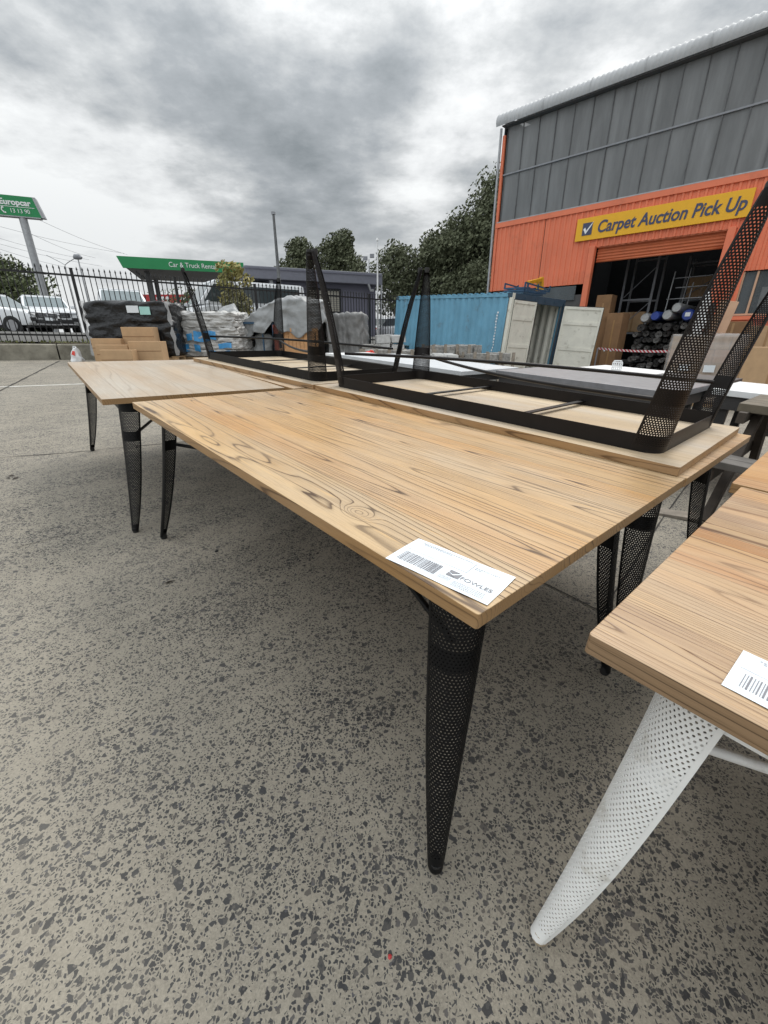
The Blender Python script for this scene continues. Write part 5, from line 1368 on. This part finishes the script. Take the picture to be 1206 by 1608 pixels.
# --- vehicles (front looks along local -y)
def loft_car(lab, cat, p, rz, w, ln, h, kind, grp='white vehicles parked behind the fence'):
    t = thing('parked_car', lab, cat, p, rz, grp); gc = .20
    hood = h*.60; belt = h*.62
    if kind == 'suv': prof = [(-.5, .30), (-.5, .50), (-.475, .60), (-.27, .66), (.40, .68), (.485, .66), (.5, .45), (.495, .22), (-.47, .22)]
    elif kind == 'van': prof = [(-.5, .22), (-.49, .40), (-.43, .50), (-.36, .54), (.49, .54), (.5, .3), (.49, .18), (-.47, .18)]
    else: prof = [(-.5, .28), (-.495, .46), (-.46, .56), (-.24, .63), (.42, .64), (.49, .60), (.5, .42), (.49, .21), (-.47, .21)]
    b = MB(); n = len(prof); secs = [(-.5, .90), (-.47, .985), (-.25, 1.0), (.25, 1.0), (.47, .985), (.5, .90)]; vs = []
    for sx, sc in secs:
        for (y, z) in prof: vs.append((sx*w, y*ln*(.955 if abs(sx) > .48 else .985 if abs(sx) > .4 else 1), .22*h + (z-.22)*h*(sc if z > .4 else 1.0) if z > .22 else z*h))
    fs = [tuple(range(n)), tuple(reversed(range((len(secs)-1)*n, len(secs)*n)))]
    fs += [(i*n+k, (i+1)*n+k, (i+1)*n+(k+1) % n, i*n+(k+1) % n) for i in range(len(secs)-1) for k in range(n)]
    b.add(vs, fs); b.build('body', M['white_paint'], t, smooth=True, bevel=.03, segs=2)
    # greenhouse: lower ring, upper ring
    if kind == 'suv': lo, hi, zl = (-.26, .47), (-.09, .40), .66
    elif kind == 'van': lo, hi, zl = (-.42, .49), (-.29, .475), .53
    elif kind == 'ute': lo, hi, zl = (-.24, .12), (-.10, .07), .62
    else: lo, hi, zl = (-.24, .44), (-.07, .34), .62
    wl, wh_ = w*.475, w*.40 if kind != 'van' else w*.455
    z0_, z1_ = zl*h, h*.965
    L4 = [(-wl, lo[0]*ln, z0_), (wl, lo[0]*ln, z0_), (wl, lo[1]*ln, z0_), (-wl, lo[1]*ln, z0_)]
    H4 = [(-wh_, hi[0]*ln, z1_), (wh_, hi[0]*ln, z1_), (wh_, hi[1]*ln, z1_), (-wh_, hi[1]*ln, z1_)]
    b = MB(); b.add(L4+H4, [(3, 2, 1, 0), (4, 5, 6, 7)] + [(i, (i+1) % 4, 4+(i+1) % 4, 4+i) for i in range(4)]); b.build('cabin', M['white_paint'], t, bevel=.04, segs=2, smooth=True)
    b = MB(); b.box((0, (hi[0]+hi[1])/2*ln, z1_+.014), (wh_*1.9, (hi[1]-hi[0])*ln*.96, .045)); b.build('roof', M['white_paint'], t, bevel=.02)
    def pane(i, name, mt, m0=.07, m1=.10, push=.012, f0=0.0, f1=1.0):
        A, B_, C_, D_ = (Vector(L4[i]), Vector(L4[(i+1) % 4]), Vector(H4[(i+1) % 4]), Vector(H4[i]))
        def at(u, v): return A.lerp(B_, u).lerp(D_.lerp(C_, u), v)
        nn = (B_-A).cross(D_-A).normalized()
        if nn.dot((A+C_)/2 - Vector((0, (lo[0]+lo[1])/2*ln, (z0_+z1_)/2))) < 0: nn = -nn
        u0, u1 = f0+m0, f1-m0; q4 = [at(u0, m1)+nn*push, at(u1, m1)+nn*push, at(u1, 1-m1)+nn*push, at(u0, 1-m1)+nn*push]
        b = MB(); b.add(q4 + [k-nn*.012 for k in q4], [(0, 1, 2, 3), (7, 6, 5, 4)] + [(j, 4+j, 4+(j+1) % 4, (j+1) % 4) for j in range(4)]); return b.build(name, M[mt], t)
    pane(0, 'windscreen', 'glass_screen', .06, .08); pane(2, 'rear_window', 'glass_car', .07, .12)
    if kind == 'van':
        for i in (1, 3):
            pane(i, 'side_window', 'glass_car', .01, .14, f0=.02 if i == 1 else .72, f1=.28 if i == 1 else .98)
            pane(i, 'side_window', 'glass_car', .01, .16, f0=.32 if i == 1 else .05, f1=.95 if i == 1 else .68)
    else:
        for i in (1, 3): pane(i, 'side_window', 'glass_car', .05, .14)
    r = h*.205
    for sx in (-1, 1):
        for y in (-.315, .30):
            b = MB(); x = sx*(w/2-.10); b.tube([(x-.11, y*ln, r), (x+.11, y*ln, r)], r, 22); wlh = b.build('wheel', M['tyre'], t, smooth=True, bevel=.02)
            b = MB(); b.tube([(x+sx*.095, y*ln, r), (x+sx*.118, y*ln, r)], r*.66, 18); b.build('rim', M['rim'], wlh, smooth=True)
            b = MB(); b.tube([(x+sx*.02, y*ln, r), (x+sx*.075+sx*.035, y*ln, r)], r*1.12, 22); b.build('wheel_arch', M['car_black'], t, smooth=True)
    fy = -.5*ln
    b = MB(); b.box((0, fy-.008, h*.465), (w*.66, .06, h*.12)); g = b.build('grille', M['car_black'], t, bevel=.015)
    b = MB()
    for k in range(3): b.box((0, fy-.046, h*(.435+.035*k)), (w*.56, .012, .014))
    b.tube([(0, fy-.045, h*.49), (0, fy-.056, h*.49)], .075, 14); b.build('badge_bars', M['rack'], g)
    b = MB(); b.box((0, fy-.016, h*.30), (w*.74, .07, h*.12)); b.build('lower_intake', M['car_black'], t, bevel=.02)
    b = MB(); b.box((0, fy-.05, h*.235), (w*.78, .06, h*.035)); b.build('bumper_trim', M['chrome'], t, bevel=.01)
    b = MB(); b.box((0, fy-.06, h*.375), (.40, .02, .11)); b.build('number_plate', M['paper'], t)
    for sx in (-1, 1):
        b = MB(); b.box((sx*w*.395, fy+.03, h*.515), (w*.15, .10, h*.045), Matrix.Rotation(sx*R(14), 3, 'Z')); b.build('headlight', M['lamp_clear'], t, bevel=.015)
        b = MB(); b.box((sx*w*.425, fy+.02, h*.36), (w*.11, .11, h*.09), Matrix.Rotation(sx*R(12), 3, 'Z')); b.build('fog_lamp_pocket', M['car_black'], t, bevel=.015)
        b = MB(); b.box((sx*(w/2+.09), lo[0]*ln+.35, zl*h+.08), (.20, .10, .14)); b.build('wing_mirror', M['white_paint'], t, bevel=.03)
        b = MB(); b.box((sx*w*.42, .5*ln-.015, h*.50), (w*.13, .06, h*.13)); b.build('tail_light', M['lamp_red'], t, bevel=.015)
    b = MB(); b.box((0, .5*ln+.0, h*.30), (w*.80, .05, h*.14)); b.build('rear_bumper', M['car_black'], t, bevel=.02)
    b = MB(); b.box((0, .5*ln+.02, h*.45), (.45, .02, .12)); b.build('rear_plate', M['paper'], t)
    b = MB(); b.box((0, 0, h*.2), (w*.86, ln*.92, .12)); b.build('underbody', M['car_black'], t)
    return t
p = lotpt(75, 505, 21.2); loft_car('white SUV with a black grille facing the fence at left', 'car', p, toward(p)+R(6), 1.84, 4.5, 1.62, 'suv')
p = lotpt(-8, 505, 18.2); loft_car('white hatchback cut off by the left edge of the photo', 'car', p, toward(p)+R(52), 1.76, 4.1, 1.46, 'hatch')
p = lotpt(194, 490, 19.6); loft_car('white utility truck whose windscreen shows above the black pallet', 'car', p, toward(p)+R(4), 1.85, 5.2, 1.72, 'ute')
p = lotpt(385, 495, 20.2); loft_car('white passenger van parked side on behind the small yellow green tree', 'van', p, R(-52), 1.95, 5.2, 2.02, 'van')
p = lotpt(628, 505, 27); loft_car('white hatchback with a red tail light behind the fence by the container', 'car', (p.x, p.y, LOTZ-.55), R(180+24), 1.78, 4.2, 1.5, 'hatch')
p = lotpt(598, 500, 31); loft_car('pale car half hidden by the corner of the slate building', 'car', (p.x, p.y, LOTZ-.45), R(190), 1.78, 4.2, 1.5, 'hatch')

# --- vegetation
def leaves(b, c, rx, ry, rz_, n, size, r_, seed, hollow=.25):
    for i in range(n):
        while True:
            v = Vector((r_.uniform(-1, 1), r_.uniform(-1, 1), r_.uniform(-1, 1)))
            if hollow < v.length < 1: break
        v = Vector((v.x*rx, v.y*ry, v.z*rz_)); p = c + v
        if mnoise.noise(p*(1.1/max(rx, .3))*1.6 + Vector((seed, 0, 0))) < -.16: continue
        a = Vector((r_.gauss(0, 1), r_.gauss(0, 1), r_.gauss(0, 1)-.3)).normalized(); s1 = a.orthogonal().normalized(); s2 = a.cross(s1)
        q = r_.uniform(.6, 1.3)*size; s1 *= q; s2 *= q*.55
        b.add([p-s1, p-s2*.9, p+s1, p+s2*.9], [(0, 1, 2, 3)])
def tree(name, lab, cat, p, h, rad, n_cl, n_leaf, size, leaf, bark, seed, trunk_r=.22, crown0=.3, grp=None, lean=0, squash=.8, branches=7, clump=.47):
    r_ = random.Random(seed); t = thing(name, lab, cat, p, 0, grp)
    b = MB(); fork = h*crown0; cl = []
    b.tube([(0, 0, -.2), (lean*.3, 0, fork*.6), (lean*.6, .1, fork), (lean, 0, h*.72)], [trunk_r*1.25, trunk_r, trunk_r*.8, trunk_r*.3], 9)
    for k in range(n_cl):
        f = (k+.5)/n_cl; z = fork + (h-fork)*(.10+.80*f)
        env = math.sin(PI*min(1, .18+.80*f))**.7; a = k*2.399+r_.uniform(-.5, .5); rr = rad*env*r_.uniform(.25, .78)
        c = Vector((lean+math.cos(a)*rr, math.sin(a)*rr, z + r_.uniform(-.06, .06)*h)); cl.append(c)
    for k in range(branches):
        c = cl[(k*5+1) % n_cl]; s_ = Vector((lean*.6, .1, fork*r_.uniform(.75, 1.1))); m_ = s_.lerp(c, .5)+Vector((r_.uniform(-.2, .2), 0, .15*h*.3))
        b.tube([s_, m_, c], [trunk_r*.5, trunk_r*.32, trunk_r*.1], 6)
    b.build('trunk', M[bark], t, smooth=True)
    b = MB()
    for k, c in enumerate(cl):
        cr_ = rad*clump*r_.uniform(.75, 1.2); leaves(b, c, cr_, cr_, cr_*squash, n_leaf//n_cl, size, r_, seed+k)
    b.build('crown', M[leaf], t); return t
def tpos(px, Y): q = lotpt(px, 480, Y); q.z = LOTZ-.4; return q
G_T = 'eucalypts behind the container and the slate building'
def hz(px, py, Y): return atY(px, py, Y).z - (LOTZ-.4)
tree('eucalyptus_tree', 'tallest dark eucalyptus partly hidden by the orange warehouse', 'tree', tpos(772, 42), hz(765, 290, 42), 4.4, 30, 34000, .15, 'leaf_dark', 'bark', 11, .35, .30, G_T)
tree('eucalyptus_tree', 'dark eucalyptus left of the tallest one, crown stepping down', 'tree', tpos(722, 40), hz(715, 338, 40), 3.5, 26, 24000, .145, 'leaf_dark', 'bark', 12, .3, .22, G_T)
tree('eucalyptus_tree', 'bushy low eucalyptus directly above the middle of the container', 'tree', tpos(678, 43), hz(675, 366, 43), 3.0, 22, 18000, .145, 'leaf_dark', 'bark', 13, .26, .15, G_T)
tree('eucalyptus_tree', 'open crowned eucalyptus with pale limbs above the left end of the container', 'tree', tpos(622, 41), hz(620, 376, 41), 2.6, 18, 11000, .14, 'leaf_dark', 'bark', 14, .24, .28, G_T)
tree('eucalyptus_tree', 'small eucalyptus filling the gap low beside the orange wall', 'tree', tpos(750, 36), hz(750, 415, 36), 2.0, 15, 9000, .13, 'leaf_dark', 'bark', 15, .16, .15, G_T)
tree('eucalyptus_tree', 'round dark tree rising behind the right half of the slate building', 'tree', tpos(536, 45), hz(535, 366, 45), 2.7, 22, 19000, .145, 'leaf_dark', 'bark_dark', 16, .3, .35, G_T)
tree('eucalyptus_tree', 'smaller round tree rising behind the middle of the slate building', 'tree', tpos(476, 47), hz(478, 374, 47), 2.4, 20, 16000, .145, 'leaf_dark', 'bark_dark', 17, .3, .35, G_T)
tree('hedge_tree', 'broad dark tree at the far left behind the tall sign pole', 'tree', tpos(5, 50), hz(15, 414, 50), 5.4, 26, 15000, .24, 'leaf_hedge', 'bark_dark', 18, .3, .12)
tree('young_tree', 'thin young tree with yellow green leaves in front of the canopy', 'tree', Vector((bear(366, 450)*18.0, 18.0, LOTZ-.25)), atY(365, 404, 18.0).z-LOTZ+.25, .85, 14, 1900, .085, 'leaf_yellow', 'bark', 19, .04, .28, clump=.38, branches=9)
tree('shrub', 'olive green shrub under the young tree behind the fence', 'shrub', Vector((bear(372, 480)*17.4, 17.4, LOTZ-.25)), atY(370, 452, 17.4).z-LOTZ+.25, .72, 10, 2400, .055, 'leaf_olive', 'bark', 20, .05, .05, clump=.5)
G_S = 'shrubs and hedges behind the fence'
for k, (px, Y, pyt, rad, lab) in enumerate(((262, 21.5, 479, 1.0, 'dark green hedge bush seen through the fence below the red fascia'), (294, 22, 481, .9, 'dark green hedge bush nearer the white van, below the red fascia'),
        (190, 34, 476, 2.2, 'dark green bush behind the windscreen of the utility truck'), (300, 46, 455, 2.4, 'grey green tree line bush behind the red fascia shop, right'), (255, 70, 452, 3.2, 'far grey green tree behind the red fascia shop, left'), (225, 74, 460, 2.6, 'far low tree behind the canopy column'), (160, 66, 468, 2.5, 'far low dark bush between the lamps and the sign pole'), (330, 58, 458, 2.6, 'far tree under the canopy behind the young tree'))):
    q = Vector((bear(px, 480)*Y, Y, LOTZ-.2))
    tree('shrub', lab, 'shrub', q, max(.8, atY(px, pyt, Y).z-q.z), rad, 9, 2600, .05 if Y < 30 else .13, 'leaf_hedge', 'bark_dark', 40+k, .06, .06, G_S, clump=.5)

# ================================================================== LIGHT AND SKY
SUN_EL, SUN_AZ = R(52), R(28)                         # azimuth measured from the view direction (+y) to the right
sun_d = bpy.data.lights.new('sun', 'SUN'); sun = bpy.data.objects.new('sun', sun_d); COL.objects.link(sun)
sun_d.energy = 1.5; sun_d.angle = R(24); sun_d.color = (1.0, .965, .91)
sd = Vector((math.sin(SUN_AZ)*math.cos(SUN_EL), math.cos(SUN_AZ)*math.cos(SUN_EL), math.sin(SUN_EL)))
sun.rotation_euler = sd.to_track_quat('Z', 'Y').to_euler()
w = bpy.data.worlds.new('World'); S.world = w; w.use_nodes = True
nt = NT(w); nt.n.clear()
out = nt.new('ShaderNodeOutputWorld'); bg = nt.new('ShaderNodeBackground')
sky = nt.new('ShaderNodeTexSky', sky_type='NISHITA'); sky.sun_disc = False; sky.sun_elevation = SUN_EL; sky.sun_rotation = SUN_AZ
sky.air_density = 1; sky.dust_density = 3; sky.ozone_density = 1
tc = nt.new('ShaderNodeTexCoord'); nrm = nt.new('ShaderNodeVectorMath', operation='NORMALIZE'); nt.link(tc.outputs['Generated'], nrm.inputs[0])
sp = nt.new('ShaderNodeSeparateXYZ'); nt.link(nrm.outputs[0], sp.inputs[0])
zz = nt.math('ADD', nt.math('MAXIMUM', sp.outputs[2], 0.0), .16)
cv = nt.new('ShaderNodeCombineXYZ'); nt.link(nt.math('DIVIDE', sp.outputs[0], zz), cv.inputs[0]); nt.link(nt.math('DIVIDE', sp.outputs[1], zz), cv.inputs[1])
n1 = nt.noise(nt.mapping(cv.outputs[0], (1, 1, 1), (4.3, 1.7, 0.0)), .92, 8, .57)
n2 = nt.noise(nt.mapping(cv.outputs[0], (1, 1, 1), (3.1, 7.7, 2.0)), 3.0, 7, .62)
dens = nt.math('ADD', nt.math('MULTIPLY', n1, .78), nt.math('MULTIPLY', n2, .42)); dens = nt.math('SUBTRACT', dens, .135)
def lobe(px, py, k, gain):
    d = ray(px, py).normalized(); q = nt.new('ShaderNodeVectorMath', operation='DOT_PRODUCT'); nt.link(nrm.outputs[0], q.inputs[0]); q.inputs[1].default_value = d
    return nt.math('MULTIPLY', nt.math('POWER', nt.math('MAXIMUM', q.outputs['Value'], 0.0), k), gain)
# thick cloud masses and thin bright gaps of this particular sky
for l_ in ((100, 90, 14, .04), (450, 262, 110, .05), (560, 330, 300, .03), (630, 105, 420, .13), (520, 300, 60, .03), (960, 60, 60, -.15), (665, 250, 160, -.10), (480, 60, 120, -.05), (760, 280, 300, .06), (90, 395, 60, -.15), (60, 230, 120, -.04), (330, 360, 90, -.08), (880, 95, 400, .10), (740, 250, 200, .03)):
    dens = nt.math('ADD', dens, lobe(*l_))
cloud = nt.ramp(dens, [(.30, (8.6, 8.75, 8.7)), (.39, (6.9, 7.05, 7.1)), (.46, (5.0, 5.2, 5.3)), (.54, (3.45, 3.7, 3.9)), (.66, (2.2, 2.45, 2.62))])
# an overcast sky is brighter towards the zenith
zen = nt.math('ADD', .80, nt.math('MULTIPLY', nt.math('POWER', nt.math('MAXIMUM', sp.outputs[2], 0.0), 2.0), 1.9))
# added bright sky lobe behind the camera, out of view, lightens legs and facades
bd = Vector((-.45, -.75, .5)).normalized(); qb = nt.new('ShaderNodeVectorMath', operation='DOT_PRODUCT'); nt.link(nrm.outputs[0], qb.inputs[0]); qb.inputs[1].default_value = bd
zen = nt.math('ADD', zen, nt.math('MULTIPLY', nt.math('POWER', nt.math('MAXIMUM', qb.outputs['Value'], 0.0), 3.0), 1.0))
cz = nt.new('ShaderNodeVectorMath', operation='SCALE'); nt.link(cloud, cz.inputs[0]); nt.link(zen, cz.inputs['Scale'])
low = nt.ramp(sp.outputs[2], [(0, (.70,)*3), (.10, (.42,)*3), (.24, (0, 0, 0))])
cl3 = nt.mix(low, cz.outputs[0], (6.4, 6.6, 6.7))
cov = nt.ramp(dens, [(.30, (.93,)*3), (.45, (.97,)*3), (1, (1, 1, 1))])
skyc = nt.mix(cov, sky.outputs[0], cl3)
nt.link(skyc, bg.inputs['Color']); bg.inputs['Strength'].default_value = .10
nt.link(bg.outputs[0], out.inputs['Surface'])

S.render.engine = 'CYCLES'
S.cycles.use_denoising = True
S.cycles.max_bounces = 7; S.cycles.transparent_max_bounces = 12
S.view_settings.view_transform = 'Standard'; S.view_settings.look = 'None'
S.view_settings.exposure = 0.32; S.view_settings.gamma = 1.0
